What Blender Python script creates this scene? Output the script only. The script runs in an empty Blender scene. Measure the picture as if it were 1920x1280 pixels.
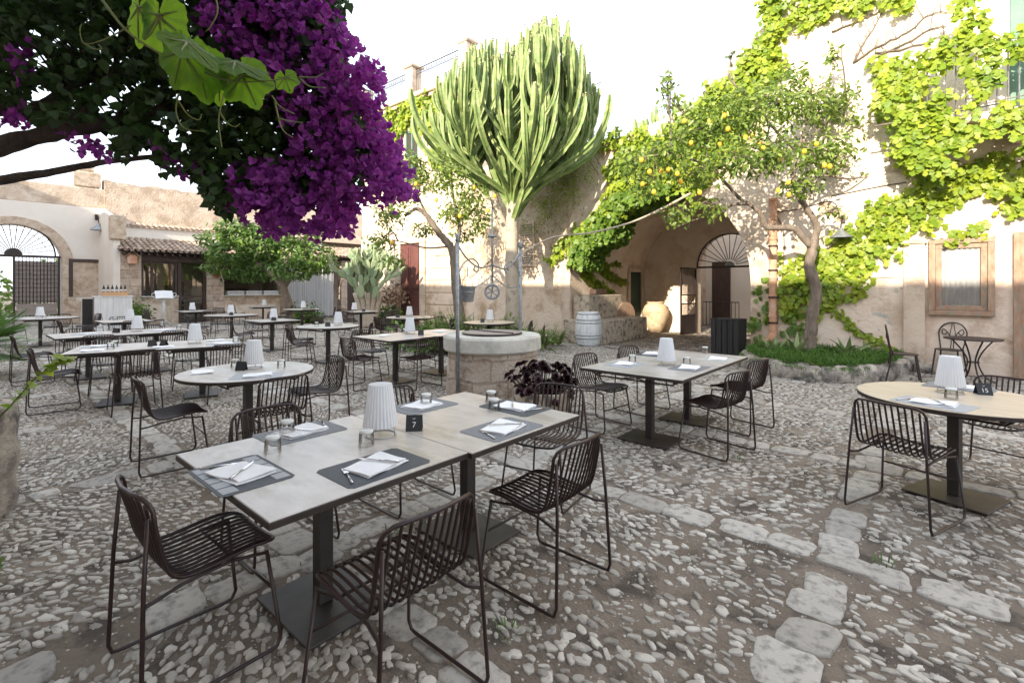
import bpy, math, random
import numpy as np
from mathutils import Vector, Matrix
random.seed(7); rng = np.random.default_rng(7)
S = bpy.context.scene; C = S.collection
# world frame: x runs along the long facade, y goes into it; the camera looks diagonally across
CA, SA = .7552, .6555
CAMH, F, HZ = 1.58, 920.0, 537.0
def W(X, Z, z=0.0): return Vector((CA*X-SA*Z, SA*X+CA*Z, z))
def D(X, Z): return Vector((CA*X-SA*Z, SA*X+CA*Z, 0)).normalized()
def onv(px, py, v0):            # photo pixel -> point on a wall y=v0
    r = (px-960)/F; Z = v0/(SA*r+CA); return Vector(((CA*r-SA)*Z, v0, CAMH-(py-HZ)*Z/F))
def onu(px, py, u0):            # photo pixel -> point on a wall x=u0
    r = (px-960)/F; Z = u0/(CA*r-SA); return Vector((u0, (SA*r+CA)*Z, CAMH-(py-HZ)*Z/F))
def at(px, py, Z): return W((px-960)*Z/F, Z, CAMH-(py-HZ)*Z/F)
R = math.radians
# ---------------- camera, sky, sun, exposure
cam = bpy.data.cameras.new('camera'); co = bpy.data.objects.new('camera', cam); C.objects.link(co)
cam.lens = 36*F/1920; cam.sensor_width = 36; cam.shift_y = -(640-HZ)/1920; cam.clip_end = 800; cam.clip_start = .05
co.location = (0, 0, CAMH); co.rotation_euler = (R(90), 0, math.atan2(SA, CA)); S.camera = co
S.view_settings.view_transform = 'Standard'; S.view_settings.look = 'None'; S.view_settings.exposure = 2.08; S.view_settings.gamma = 1
SUN_EL = R(22); STR = Vector((-.16, .987, 0)).normalized()      # the way the light travels over the ground
sd = Vector((STR.x*math.cos(SUN_EL), STR.y*math.cos(SUN_EL), -math.sin(SUN_EL)))
sl = bpy.data.lights.new('sun', 'SUN'); sl.energy = 2.3; sl.angle = R(.6); sl.color = (1, .87, .68)
so = bpy.data.objects.new('sun', sl); C.objects.link(so); so.rotation_euler = sd.to_track_quat('-Z', 'Y').to_euler(); so.location = (0, -20, 20)
wd = bpy.data.worlds.new('World'); S.world = wd; wd.use_nodes = True
nt = wd.node_tree; nt.nodes.clear()
out = nt.nodes.new('ShaderNodeOutputWorld'); bg = nt.nodes.new('ShaderNodeBackground'); sky = nt.nodes.new('ShaderNodeTexSky')
sky.sky_type = 'NISHITA'; sky.sun_disc = False; sky.sun_elevation = SUN_EL; sky.sun_rotation = math.atan2(-STR.x, -STR.y); sky.dust_density = 3; sky.air_density = 1.2
tc = nt.nodes.new('ShaderNodeTexCoord'); no = nt.nodes.new('ShaderNodeTexNoise'); no.inputs['Scale'].default_value = 2.2; no.inputs['Detail'].default_value = 8
cr = nt.nodes.new('ShaderNodeValToRGB'); cr.color_ramp.elements[0].position = .35; cr.color_ramp.elements[0].color = (.62,)*3+(1,); cr.color_ramp.elements[1].position = .6; cr.color_ramp.elements[1].color = (.93,)*3+(1,)
mx = nt.nodes.new('ShaderNodeMix'); mx.data_type = 'RGBA'; mx.inputs[7].default_value = (4.05, 4.3, 4.7, 1)
L = nt.links.new
L(tc.outputs['Generated'], no.inputs['Vector']); L(no.outputs['Fac'], cr.inputs['Fac']); L(cr.outputs['Color'], mx.inputs[0]); L(sky.outputs['Color'], mx.inputs[6]); L(mx.outputs[2], bg.inputs['Color'])
bg.inputs['Strength'].default_value = .11; L(bg.outputs[0], out.inputs[0])
# ---------------- materials
MATS = {}
def mat(name, c1, c2=None, scale=4, rough=.7, bump=0, bscale=None, metal=0, c3=None, s3=1.2, brick=None, trans=0, rnd=False, spec=.5, stretch=None, lo=.35, hi=.65, alpha=None, dist=.02, trc=None):
    m = bpy.data.materials.new(name); m.use_nodes = True; MATS[name] = m
    n = m.node_tree; l = n.links.new; p = n.nodes['Principled BSDF']
    p.inputs['Roughness'].default_value = rough; p.inputs['Metallic'].default_value = metal; p.inputs['Specular IOR Level'].default_value = spec
    def rgba(c): return (c[0], c[1], c[2], 1)
    tc = n.nodes.new('ShaderNodeTexCoord'); vec = tc.outputs['Object']
    if stretch:
        mp = n.nodes.new('ShaderNodeMapping'); mp.inputs['Scale'].default_value = stretch; l(vec, mp.inputs[0]); vec = mp.outputs[0]
    def noise(s, d=7, r=.6):
        t = n.nodes.new('ShaderNodeTexNoise'); t.inputs['Scale'].default_value = s; t.inputs['Detail'].default_value = d; t.inputs['Roughness'].default_value = r; l(vec, t.inputs['Vector']); return t.outputs['Fac']
    def ramp(f, a, b):
        t = n.nodes.new('ShaderNodeMapRange'); t.inputs[1].default_value = a; t.inputs[2].default_value = b; l(f, t.inputs[0]); return t.outputs[0]
    def mixc(f, a, b):
        t = n.nodes.new('ShaderNodeMix'); t.data_type = 'RGBA'; l(f, t.inputs[0])
        for i, x in ((6, a), (7, b)):
            if isinstance(x, tuple): t.inputs[i].default_value = rgba(x)
            else: l(x, t.inputs[i])
        return t.outputs[2]
    col = None; h = None
    if c2 is not None:
        if rnd:
            a = n.nodes.new('ShaderNodeAttribute'); a.attribute_name = 'rnd'; f = a.outputs['Fac']
            if c3 is not None: f0 = mixc(f, c1, c2); col = mixc(ramp(noise(s3), lo, hi), f0, c3)
            else: col = mixc(f, c1, c2)
        else:
            col = mixc(ramp(noise(scale), lo, hi), c1, c2)
            if c3 is not None: col = mixc(ramp(noise(s3, 9, .65), .5, .62), col, c3)
    if brick:
        sx = n.nodes.new('ShaderNodeSeparateXYZ'); l(tc.outputs['Object'], sx.inputs[0]); ad = n.nodes.new('ShaderNodeMath'); l(sx.outputs[0], ad.inputs[0]); l(sx.outputs[1], ad.inputs[1])
        cx = n.nodes.new('ShaderNodeCombineXYZ'); l(ad.outputs[0], cx.inputs[0]); l(sx.outputs[2], cx.inputs[1])
        nz = n.nodes.new('ShaderNodeTexNoise'); nz.inputs['Scale'].default_value = 3; l(tc.outputs['Object'], nz.inputs['Vector'])
        va = n.nodes.new('ShaderNodeVectorMath'); va.operation = 'MULTIPLY_ADD'; l(nz.outputs['Color'], va.inputs[0]); va.inputs[1].default_value = (.12, .12, 0); l(cx.outputs[0], va.inputs[2])
        b = n.nodes.new('ShaderNodeTexBrick'); l(va.outputs[0], b.inputs['Vector']); b.inputs['Scale'].default_value = 1; b.inputs['Brick Width'].default_value = brick[0]; b.inputs['Row Height'].default_value = brick[1]
        b.inputs['Mortar Size'].default_value = brick[2]; b.inputs['Mortar Smooth'].default_value = .4; b.inputs['Color1'].default_value = (.75,)*3+(1,); b.inputs['Color2'].default_value = (1, 1, 1, 1); b.inputs['Mortar'].default_value = (.62, .58, .55, 1)
        t = n.nodes.new('ShaderNodeMix'); t.data_type = 'RGBA'; t.blend_type = 'MULTIPLY'; t.inputs[0].default_value = .9
        if col is None: t.inputs[6].default_value = rgba(c1)
        else: l(col, t.inputs[6])
        l(b.outputs['Color'], t.inputs[7]); col = t.outputs[2]; h = b.outputs['Fac']
    if col is None: p.inputs['Base Color'].default_value = rgba(c1)
    else: l(col, p.inputs['Base Color'])
    if bump:
        bp = n.nodes.new('ShaderNodeBump'); bp.inputs['Strength'].default_value = bump; bp.inputs['Distance'].default_value = dist
        l(noise(bscale or scale*4, 8, .65), bp.inputs['Height']); l(bp.outputs[0], p.inputs['Normal'])
        if h is not None:
            b2 = n.nodes.new('ShaderNodeBump'); b2.invert = True; b2.inputs['Strength'].default_value = .6; b2.inputs['Distance'].default_value = .02; l(h, b2.inputs['Height']); l(bp.outputs[0], b2.inputs['Normal']); l(b2.outputs[0], p.inputs['Normal'])
    if trans:
        tr = n.nodes.new('ShaderNodeBsdfTranslucent'); ms = n.nodes.new('ShaderNodeMixShader'); ms.inputs[0].default_value = trans
        if trc: tr.inputs[0].default_value = rgba(trc)
        elif col is not None: l(col, tr.inputs[0])
        else: tr.inputs[0].default_value = rgba(c1)
        l(p.outputs[0], ms.inputs[1]); l(tr.outputs[0], ms.inputs[2]); l(ms.outputs[0], n.nodes['Material Output'].inputs[0])
    return m
def glassmat(name, tint=(1, 1, 1), rough=0.0, k=.12):
    m = bpy.data.materials.new(name); m.use_nodes = True; n = m.node_tree; l = n.links.new; n.nodes.remove(n.nodes['Principled BSDF'])
    g = n.nodes.new('ShaderNodeBsdfGlossy'); g.inputs['Roughness'].default_value = rough; t = n.nodes.new('ShaderNodeBsdfTransparent'); t.inputs[0].default_value = (*tint, 1)
    fr = n.nodes.new('ShaderNodeFresnel'); fr.inputs[0].default_value = 1.5; ad = n.nodes.new('ShaderNodeMath'); ad.inputs[1].default_value = k; l(fr.outputs[0], ad.inputs[0])
    ms = n.nodes.new('ShaderNodeMixShader'); l(ad.outputs[0], ms.inputs[0]); l(t.outputs[0], ms.inputs[1]); l(g.outputs[0], ms.inputs[2]); l(ms.outputs[0], n.nodes['Material Output'].inputs[0]); return m
m_earth = mat('earth', (.14, .112, .088), (.265, .22, .175), 1.6, .95, 1, 55, c3=(.085, .07, .058), s3=3.5)
m_cobble = mat('cobble', (.265, .245, .215), (.57, .54, .49), 1, .6, .7, 70, rnd=True, c3=(.17, .155, .14), s3=16, dist=.006, lo=.5, hi=.72)
m_slab = mat('slab', (.32, .30, .27), (.49, .465, .425), 1, .75, 1, 38, rnd=True, c3=(.16, .15, .135), s3=17, dist=.01, lo=.48, hi=.7)
m_plaster = mat('plaster', (.70, .56, .44), (.80, .69, .58), 1.8, .9, 1, 16, c3=(.50, .37, .26), s3=1.3, dist=.04)
m_pinkplaster = mat('pink_plaster', (.72, .60, .50), (.80, .70, .61), 1.2, .9, .8, 12, c3=(.58, .46, .37), s3=1.7, dist=.03)
m_rough = mat('rough_wall', (.60, .47, .36), (.74, .63, .52), 2.2, .95, 1, 14, c3=(.48, .38, .29), s3=1.6, dist=.05)
m_rubble = mat('rubble', (.56, .44, .33), (.70, .59, .48), 5, .95, 1, 22, c3=(.46, .34, .24), s3=3.5, dist=.05)
m_vault = mat('vault_plaster', (.74, .62, .50), (.83, .73, .62), 1.5, .9, .8, 12, c3=(.64, .51, .4), s3=1.1, dist=.03)
m_white = mat('white_plaster', (.74, .68, .61), (.80, .75, .69), 1.2, .9, .2, 12)
m_stone = mat('stone', (.58, .45, .35), (.72, .60, .50), 3.5, .9, .9, 22, c3=(.46, .34, .26), s3=2.6, brick=(.55, .33, .02), dist=.04)
m_stoneb = mat('dressed_stone', (.56, .46, .37), (.66, .56, .46), 3, .9, .6, 26, c3=(.44, .34, .27), s3=2.6)
m_wellcap = mat('well_cap_stone', (.48, .47, .42), (.60, .59, .54), 4, .85, .5, 30, c3=(.42, .42, .38), s3=3)
m_wellbody = mat('well_stone', (.52, .43, .35), (.66, .58, .5), 3, .95, 1, 20, c3=(.34, .27, .21), s3=4.5, brick=(.7, .3, .022), dist=.04)
m_lime = mat('weathered_lime', (.44, .37, .29), (.56, .49, .4), 6, .95, .8, 40, c3=(.14, .13, .12), s3=7)
m_rock = mat('rock', (.25, .22, .2), (.55, .5, .44), 6, .95, 1, 18, c3=(.10, .1, .095), s3=4, dist=.05)
m_tile = mat('roof_tile', (.38, .26, .19), (.58, .47, .37), 1, .9, .5, 30, rnd=True, c3=(.26, .2, .16), s3=6)
m_iron = mat('dark_iron', (.03, .022, .022), (.05, .035, .034), 30, .45, .1, 80, metal=.2)
m_chair = mat('brown_powder_coat', (.021, .010, .010), (.032, .016, .016), 20, .36, .05, 200, spec=.5)
m_tbase = mat('table_base_metal', (.022, .019, .018), (.045, .039, .036), 6, .5, .12, 60, metal=.1)
m_tedge = mat('table_edge', (.022, .016, .014), (.04, .03, .026), 12, .5, .1, 80)
m_top = mat('grey_laminate', (.42, .395, .37), (.56, .54, .515), 3.5, .33, .04, 60, stretch=(1, 2.2, 1), c3=(.36, .33, .29), s3=1.9)
m_topw = mat('wood_laminate', (.47, .40, .32), (.56, .49, .40), 3, .4, .04, 60, stretch=(1, 6, 1))
m_galv = mat('galvanised', (.22, .24, .26), (.34, .36, .38), 20, .45, .1, 60, metal=.6)
m_shade = mat('lamp_shade_fabric', (.80, .83, .87), (.85, .87, .90), 3, .8, 0, trans=.4)
m_wire = mat('white_wire', (.45, .45, .45), rough=.35, metal=.3)
m_napkin = mat('napkin', (.78, .80, .84), (.83, .85, .88), 8, .9, .2, 60)
m_steel = mat('steel', (.6, .6, .62), rough=.18, metal=1)
m_mat1 = mat('slate_mat', (.045, .055, .068), (.06, .07, .085), 60, .55, .3, 300)
m_mat2 = mat('grey_mat', (.13, .14, .155), (.22, .23, .25), 90, .6, .4, 300)
m_mat3 = mat('pale_mat', (.34, .36, .39), rough=.6)
m_mat4 = mat('beige_mat', (.42, .43, .40), rough=.7)
m_black = mat('black_card', (.012, .015, .018), rough=.5)
m_print = mat('white_print', (.7, .7, .7), rough=.7)
m_glass = glassmat('clear_glass', (.985, .99, .99), 0, .03)
m_glassb = mat('thick_glass', (.82, .85, .84), rough=.08, trans=.3)
m_pane = glassmat('window_glass', (.5, .54, .52), .02, .14)
m_oxblood = mat('oxblood_paint', (.10, .032, .03), (.145, .055, .048), 4, .6, .3, 30, stretch=(4, 4, .5))
m_oldwood = mat('weathered_wood', (.30, .17, .11), (.42, .30, .22), 5, .8, .4, 40, stretch=(3, 3, 1), c3=(.26, .24, .19), s3=4)
m_darkwood = mat('dark_wood', (.05, .03, .025), (.08, .05, .04), 5, .6, .3, 30, stretch=(5, 5, .5))
m_greywood = mat('grey_wood', (.26, .22, .19), (.36, .31, .28), 5, .85, .3, 30, stretch=(1, 1, 6))
m_whitewood = mat('white_wood', (.62, .63, .64), (.74, .75, .76), 4, .7, .3, 30, stretch=(4, 4, .6))
m_greenpaint = mat('green_paint', (.10, .20, .16), (.14, .26, .2), 4, .6)
m_darkgreen = mat('dark_green_door', (.02, .05, .04), rough=.6)
m_terra = mat('terracotta', (.50, .24, .14), (.60, .36, .25), 5, .85, .3, 30, c3=(.62, .46, .36), s3=2)
m_jar = mat('old_jar', (.56, .43, .28), (.66, .54, .38), 4, .9, .5, 30, c3=(.42, .3, .2), s3=3)
m_barrel = mat('barrel_paint', (.60, .64, .67), (.72, .75, .77), 4, .55, .3, 20, stretch=(4, 4, .7), c3=(.5, .54, .58), s3=6)
m_hoop = mat('barrel_hoop', (.42, .45, .48), rough=.5, metal=.3)
m_blackwood = mat('black_wood', (.012, .012, .013), (.022, .022, .024), 5, .7, .4, 30, stretch=(4, 4, .6))
m_bark = mat('citrus_bark', (.15, .12, .095), (.27, .22, .18), 6, .95, 1, 25, stretch=(2, 2, .6), dist=.03)
m_bbark = mat('dark_bark', (.045, .032, .026), (.09, .068, .055), 10, .95, 1, 40, stretch=(2, 2, .8), dist=.02)
m_ebark = mat('euphorbia_bark', (.40, .34, .27), (.54, .48, .40), 4, .9, .8, 20, c3=(.3, .25, .2), s3=4)
m_euph = mat('euphorbia_skin', (.15, .23, .07), (.24, .33, .11), 3, .5, .4, 20, c3=(.34, .40, .17), s3=5, trans=.08)
m_opun = mat('cactus_pad', (.22, .31, .17), (.36, .43, .27), 1, .6, .3, 40, rnd=True, trans=.1)
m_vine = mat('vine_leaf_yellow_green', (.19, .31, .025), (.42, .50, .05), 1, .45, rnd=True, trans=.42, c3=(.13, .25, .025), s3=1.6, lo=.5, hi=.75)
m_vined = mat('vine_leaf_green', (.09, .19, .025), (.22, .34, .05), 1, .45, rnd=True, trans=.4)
m_lemonleaf = mat('lemon_leaf', (.09, .17, .03), (.30, .40, .08), 1, .4, rnd=True, trans=.4)
m_figleaf = mat('fig_leaf', (.06, .14, .03), (.19, .30, .06), 1, .4, rnd=True, trans=.3)
m_bougleaf = mat('bougainvillea_leaf', (.018, .045, .012), (.05, .105, .02), 1, .5, rnd=True, trans=.35)
m_bract = mat('bougainvillea_bract', (.17, .012, .20), (.46, .10, .50), 1, .6, rnd=True, trans=.5, c3=(.30, .02, .28), s3=4, lo=.5, hi=.75)
m_grape = mat('grape_leaf', (.05, .12, .04), (.11, .20, .06), 45, .5, .8, 70, trans=.55, trc=(.27, .50, .02))
m_grapet = mat('grape_stem', (.13, .16, .04), rough=.5)
m_palm = mat('palm_leaf', (.07, .17, .03), (.2, .34, .07), 1, .45, rnd=True, trans=.3)
m_strap = mat('strap_leaf', (.09, .15, .05), (.28, .33, .13), 1, .5, rnd=True, trans=.25)
m_aspi = mat('broad_leaf', (.10, .18, .06), (.36, .44, .2), 1, .5, rnd=True, trans=.25)
m_herb = mat('feathery_herb', (.04, .115, .018), (.14, .27, .04), 1, .6, rnd=True, trans=.3)
m_dry = mat('dry_grass', (.16, .105, .07), (.30, .23, .14), 1, .8, rnd=True, trans=.2)
m_aeon = mat('aeonium_leaf', (.025, .010, .014), (.075, .028, .036), 1, .4, rnd=True)
m_aeonc = mat('aeonium_heart', (.25, .22, .09), (.33, .28, .12), 1, .5, rnd=True)
m_lemon = mat('lemon_peel', (.80, .42, .03), (.85, .56, .05), 6, .45, .2, 60)
m_reed = mat('reed', (.42, .42, .43), (.62, .62, .63), 1, .9, rnd=True)
m_hedge = mat('hedge_leaf', (.1, .18, .03), (.28, .38, .08), 1, .6, rnd=True, trans=.3)
m_cloth = mat('curtain_cloth', (.46, .46, .47), (.54, .54, .54), 4, .9)
m_dark = mat('dark_interior', (.05, .045, .04), rough=.9)
m_carp = mat('car_paint', (.6, .63, .66), rough=.25)
m_rubber = mat('rubber', (.02, .02, .02), rough=.8)
m_blue = mat('menu_sheet', (.65, .68, .72), rough=.5)
m_wicker = mat('wicker', (.45, .26, .13), (.58, .36, .2), 40, .8, .5, 80)
m_redclay = mat('red_clay', (.45, .12, .07), rough=.8)
m_rope = mat('rope', (.42, .36, .3), rough=.9)
# ---------------- mesh tools
class MB:
    def __init__(s): s.v = []; s.f = []
    def quad(s, *p):
        k = len(s.v); s.v += [tuple(x) for x in p]; s.f.append(tuple(range(k, k+len(p)))); return s
    def box(s, x0, x1, y0, y1, z0, z1, b=0):
        if b: 
            P = lambda i: [(x0+i, y0+i), (x1-i, y0+i), (x1-i, y1-i), (x0+i, y1-i)]
            k = len(s.v)
            for i, z in ((b, z0), (0, z0+b), (0, z1-b), (b, z1)): s.v += [(x, y, z) for x, y in P(i)]
            s.f.append((k+3, k+2, k+1, k)); s.f.append((k+12, k+13, k+14, k+15))
            for r in range(3):
                for i in range(4): j = (i+1) % 4; s.f.append((k+4*r+i, k+4*r+j, k+4*r+4+j, k+4*r+4+i))
            return s
        k = len(s.v); s.v += [(x0,y0,z0),(x1,y0,z0),(x1,y1,z0),(x0,y1,z0),(x0,y0,z1),(x1,y0,z1),(x1,y1,z1),(x0,y1,z1)]
        for q in ((3,2,1,0),(4,5,6,7),(0,1,5,4),(1,2,6,5),(2,3,7,6),(3,0,4,7)): s.f.append(tuple(k+i for i in q))
        return s
    def tube(s, path, r=.01, n=6, closed=False, prof=None):
        P = [Vector(p) for p in path]; m = len(P)
        if m < 2: return s
        k0 = len(s.v); up = None
        for i in range(m):
            if closed: t = P[(i+1) % m]-P[i-1]
            else: t = P[min(i+1, m-1)]-P[max(i-1, 0)]
            if t.length < 1e-9: t = Vector((0, 0, 1))
            t.normalize()
            if up is None:
                a = Vector((0, 0, 1)) if abs(t.z) < .9 else Vector((1, 0, 0)); up = (a-t*a.dot(t)).normalized()
            else:
                up = up-t*up.dot(t)
                up = up.normalized() if up.length > 1e-6 else t.orthogonal().normalized()
            b = t.cross(up); rr = r[i] if hasattr(r, '__len__') else r
            for j in range(n):
                a = 2*math.pi*j/n; q = rr*(prof[j] if prof else 1)
                s.v.append(tuple(P[i]+up*(math.cos(a)*q)+b*(math.sin(a)*q)))
        for i in range(m if closed else m-1):
            a = k0+i*n; c = k0+((i+1) % m)*n
            for j in range(n): h = (j+1) % n; s.f.append((a+j, a+h, c+h, c+j))
        if not closed: s.f.append(tuple(k0+j for j in reversed(range(n)))); s.f.append(tuple(k0+(m-1)*n+j for j in range(n)))
        return s
    def lathe(s, prof, n=24, c=(0, 0, 0), cap=True, wob=0):
        k = len(s.v)
        for r, z in prof:
            for j in range(n):
                a = 2*math.pi*j/n; q = r*(1+wob*math.sin(3*a+z*9)+wob*math.cos(5*a+z*5)); s.v.append((c[0]+q*math.cos(a), c[1]+q*math.sin(a), c[2]+z))
        for i in range(len(prof)-1):
            for j in range(n): h = (j+1) % n; s.f.append((k+i*n+j, k+i*n+h, k+(i+1)*n+h, k+(i+1)*n+j))
        if cap: s.f.append(tuple(k+j for j in reversed(range(n)))); s.f.append(tuple(k+(len(prof)-1)*n+j for j in range(n)))
        return s
    def prism(s, poly, a, b, axis='y'):       # poly in the plane across the axis
        g = {'y': lambda p, t: (p[0], t, p[1]), 'x': lambda p, t: (t, p[0], p[1]), 'z': lambda p, t: (p[0], p[1], t)}[axis]
        k = len(s.v); n = len(poly); s.v += [g(p, a) for p in poly]+[g(p, b) for p in poly]
        s.f.append(tuple(range(k, k+n))); s.f.append(tuple(reversed(range(k+n, k+2*n))))
        for i in range(n): j = (i+1) % n; s.f.append((k+j, k+i, k+n+i, k+n+j))
        return s
    def ball(s, c, rx, ry=None, rz=None, n=10, m=6):
        ry = ry or rx; rz = rz or rx; k = len(s.v); s.v.append((c[0], c[1], c[2]-rz))
        for i in range(1, m):
            t = -math.pi/2+math.pi*i/m
            for j in range(n): a = 2*math.pi*j/n; s.v.append((c[0]+rx*math.cos(t)*math.cos(a), c[1]+ry*math.cos(t)*math.sin(a), c[2]+rz*math.sin(t)))
        s.v.append((c[0], c[1], c[2]+rz)); e = len(s.v)-1
        for j in range(n):
            h = (j+1) % n; s.f.append((k, k+1+h, k+1+j)); s.f.append((e, e-n+j, e-n+h))
            for i in range(m-2): a = k+1+i*n; s.f.append((a+j, a+h, a+n+h, a+n+j))
        return s
    def build(s, name, m, parent=None, smooth=False, rnd=None, sharp=None):
        me = bpy.data.meshes.new(name); me.from_pydata(s.v, [], s.f); me.validate(); me.update()
        if m: me.materials.append(m)
        if smooth: 
            me.polygons.foreach_set('use_smooth', [True]*len(me.polygons))
            if sharp: me.set_sharp_from_angle(angle=R(sharp))
        if rnd is not None:
            a = me.attributes.new('rnd', 'FLOAT', 'FACE'); vals = rnd if hasattr(rnd, '__len__') else [random.random() for _ in me.polygons]
            a.data.foreach_set('value', list(vals)[:len(me.polygons)])
        o = bpy.data.objects.new(name, me); C.objects.link(o)
        if parent: o.parent = parent
        return o
def tag(o, label=None, cat=None, group=None, kind=None):
    if label: o['label'] = label
    if cat: o['category'] = cat
    if group: o['group'] = group
    if kind: o['kind'] = kind
    return o
def thing(name, label, cat, loc=(0, 0, 0), rz=0, group=None):
    o = bpy.data.objects.new(name, None); C.objects.link(o); o.empty_display_size = .1; o.location = loc; o.rotation_euler = (0, 0, rz); return tag(o, label, cat, group)
def dup(root, loc, rz, label, group=None):
    r = root.copy(); C.objects.link(r); r.location = loc; r.rotation_euler = (0, 0, rz); r['label'] = label
    if group: r['group'] = group
    for ch in root.children:
        c = ch.copy(); C.objects.link(c); c.parent = r
        for g in ch.children: d = g.copy(); C.objects.link(d); d.parent = c
    return r
def face(f): return math.atan2(f[1], f[0])-math.pi/2        # turn local +y to the direction f
def spline(pts, k=6):
    P = [Vector(p) for p in pts]; P = [2*P[0]-P[1]]+P+[2*P[-1]-P[-2]]; o = []
    for i in range(1, len(P)-2):
        for j in range(k):
            t = j/k; a, b, c, d = P[i-1:i+3]; o.append(.5*((2*b)+(c-a)*t+(2*a-5*b+4*c-d)*t*t+(3*b-a-3*c+d)*t**3))
    return o+[P[-2]]
def npmesh(name, V, faces_flat, sizes, m, parent=None, rnd=None, smooth=False):
    me = bpy.data.meshes.new(name); V = np.asarray(V, np.float32); faces_flat = np.asarray(faces_flat, np.int32); sizes = np.asarray(sizes, np.int32)
    me.vertices.add(len(V)); me.vertices.foreach_set('co', V.ravel()); me.loops.add(len(faces_flat)); me.loops.foreach_set('vertex_index', faces_flat)
    me.polygons.add(len(sizes)); st = np.zeros(len(sizes), np.int32); st[1:] = np.cumsum(sizes)[:-1]; me.polygons.foreach_set('loop_start', st); me.polygons.foreach_set('loop_total', sizes)
    if smooth: me.polygons.foreach_set('use_smooth', np.ones(len(sizes), bool))
    if rnd is not None: a = me.attributes.new('rnd', 'FLOAT', 'FACE'); a.data.foreach_set('value', np.asarray(rnd, np.float32))
    me.update(calc_edges=True); me.materials.append(m)
    o = bpy.data.objects.new(name, me); C.objects.link(o)
    if parent: o.parent = parent
    return o
def norm(a): return a/np.maximum(np.linalg.norm(a, axis=-1, keepdims=True), 1e-9)
def scatter(name, tpl, pos, nrm, dirn, size, m, parent=None, rnd=None, aspect=None):
    tv, tf = tpl; tv = np.array(tv, float); pos = np.asarray(pos, float); N = len(pos); nrm = norm(np.asarray(nrm, float)); y = np.asarray(dirn, float)
    y = norm(y-nrm*(y*nrm).sum(1, keepdims=True)); x = np.cross(y, nrm); size = np.broadcast_to(np.asarray(size, float), (N,))
    T = tv[None, :, :]*size[:, None, None]
    V = pos[:, None]+T[..., 0:1]*x[:, None]+T[..., 1:2]*y[:, None]+T[..., 2:3]*nrm[:, None]
    k = len(tv); flat = np.concatenate([np.array(f) for f in tf]); F_ = (flat[None]+np.arange(N)[:, None]*k).ravel(); sz = np.tile([len(f) for f in tf], N)
    if rnd is None: rnd = rng.random(N)
    return npmesh(name, V.reshape(-1, 3), F_, sz, m, parent, np.repeat(rnd, len(tf)))
# leaf shapes: y along the leaf, folded on the midrib
IVY = ([(0,0,0),(.24,-.16,.05),(.60,.20,-.10),(.26,.30,.06),(.46,.78,-.14),(0,1.15,-.16),(-.46,.78,-.14),(-.26,.30,.06),(-.60,.20,-.10),(-.24,-.16,.05)],
       [(0,1,2,3),(0,3,4,5),(0,5,6,7),(0,7,8,9)])
OVAL = ([(0,0,0),(.2,.3,.06),(.19,.65,.05),(0,1,-.04),(-.19,.65,.05),(-.2,.3,.06)], [(0,1,2,3),(0,3,4,5)])
BRACT = ([(0,0,0),(.34,.3,.14),(.3,.66,.16),(0,1,.05),(-.3,.66,.16),(-.34,.3,.14)], [(0,1,2,3),(0,3,4,5)])
HEARTL = ([(0,0,0),(.33,.12,.05),(.34,.45,.05),(0,1,-.08),(-.34,.45,.05),(-.33,.12,.05)], [(0,1,2,3),(0,3,4,5)])
def rdir(n): return norm(rng.normal(size=(n, 3)))
def inpoly(x, y, P):
    c = np.zeros(len(x), bool); n = len(P)
    for i in range(n):
        x0, y0 = P[i]; x1, y1 = P[i-1]; q = ((y0 > y) != (y1 > y)) & (x < (x1-x0)*(y-y0)/((y1-y0) or 1e-9)+x0); c ^= q
    return c
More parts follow.
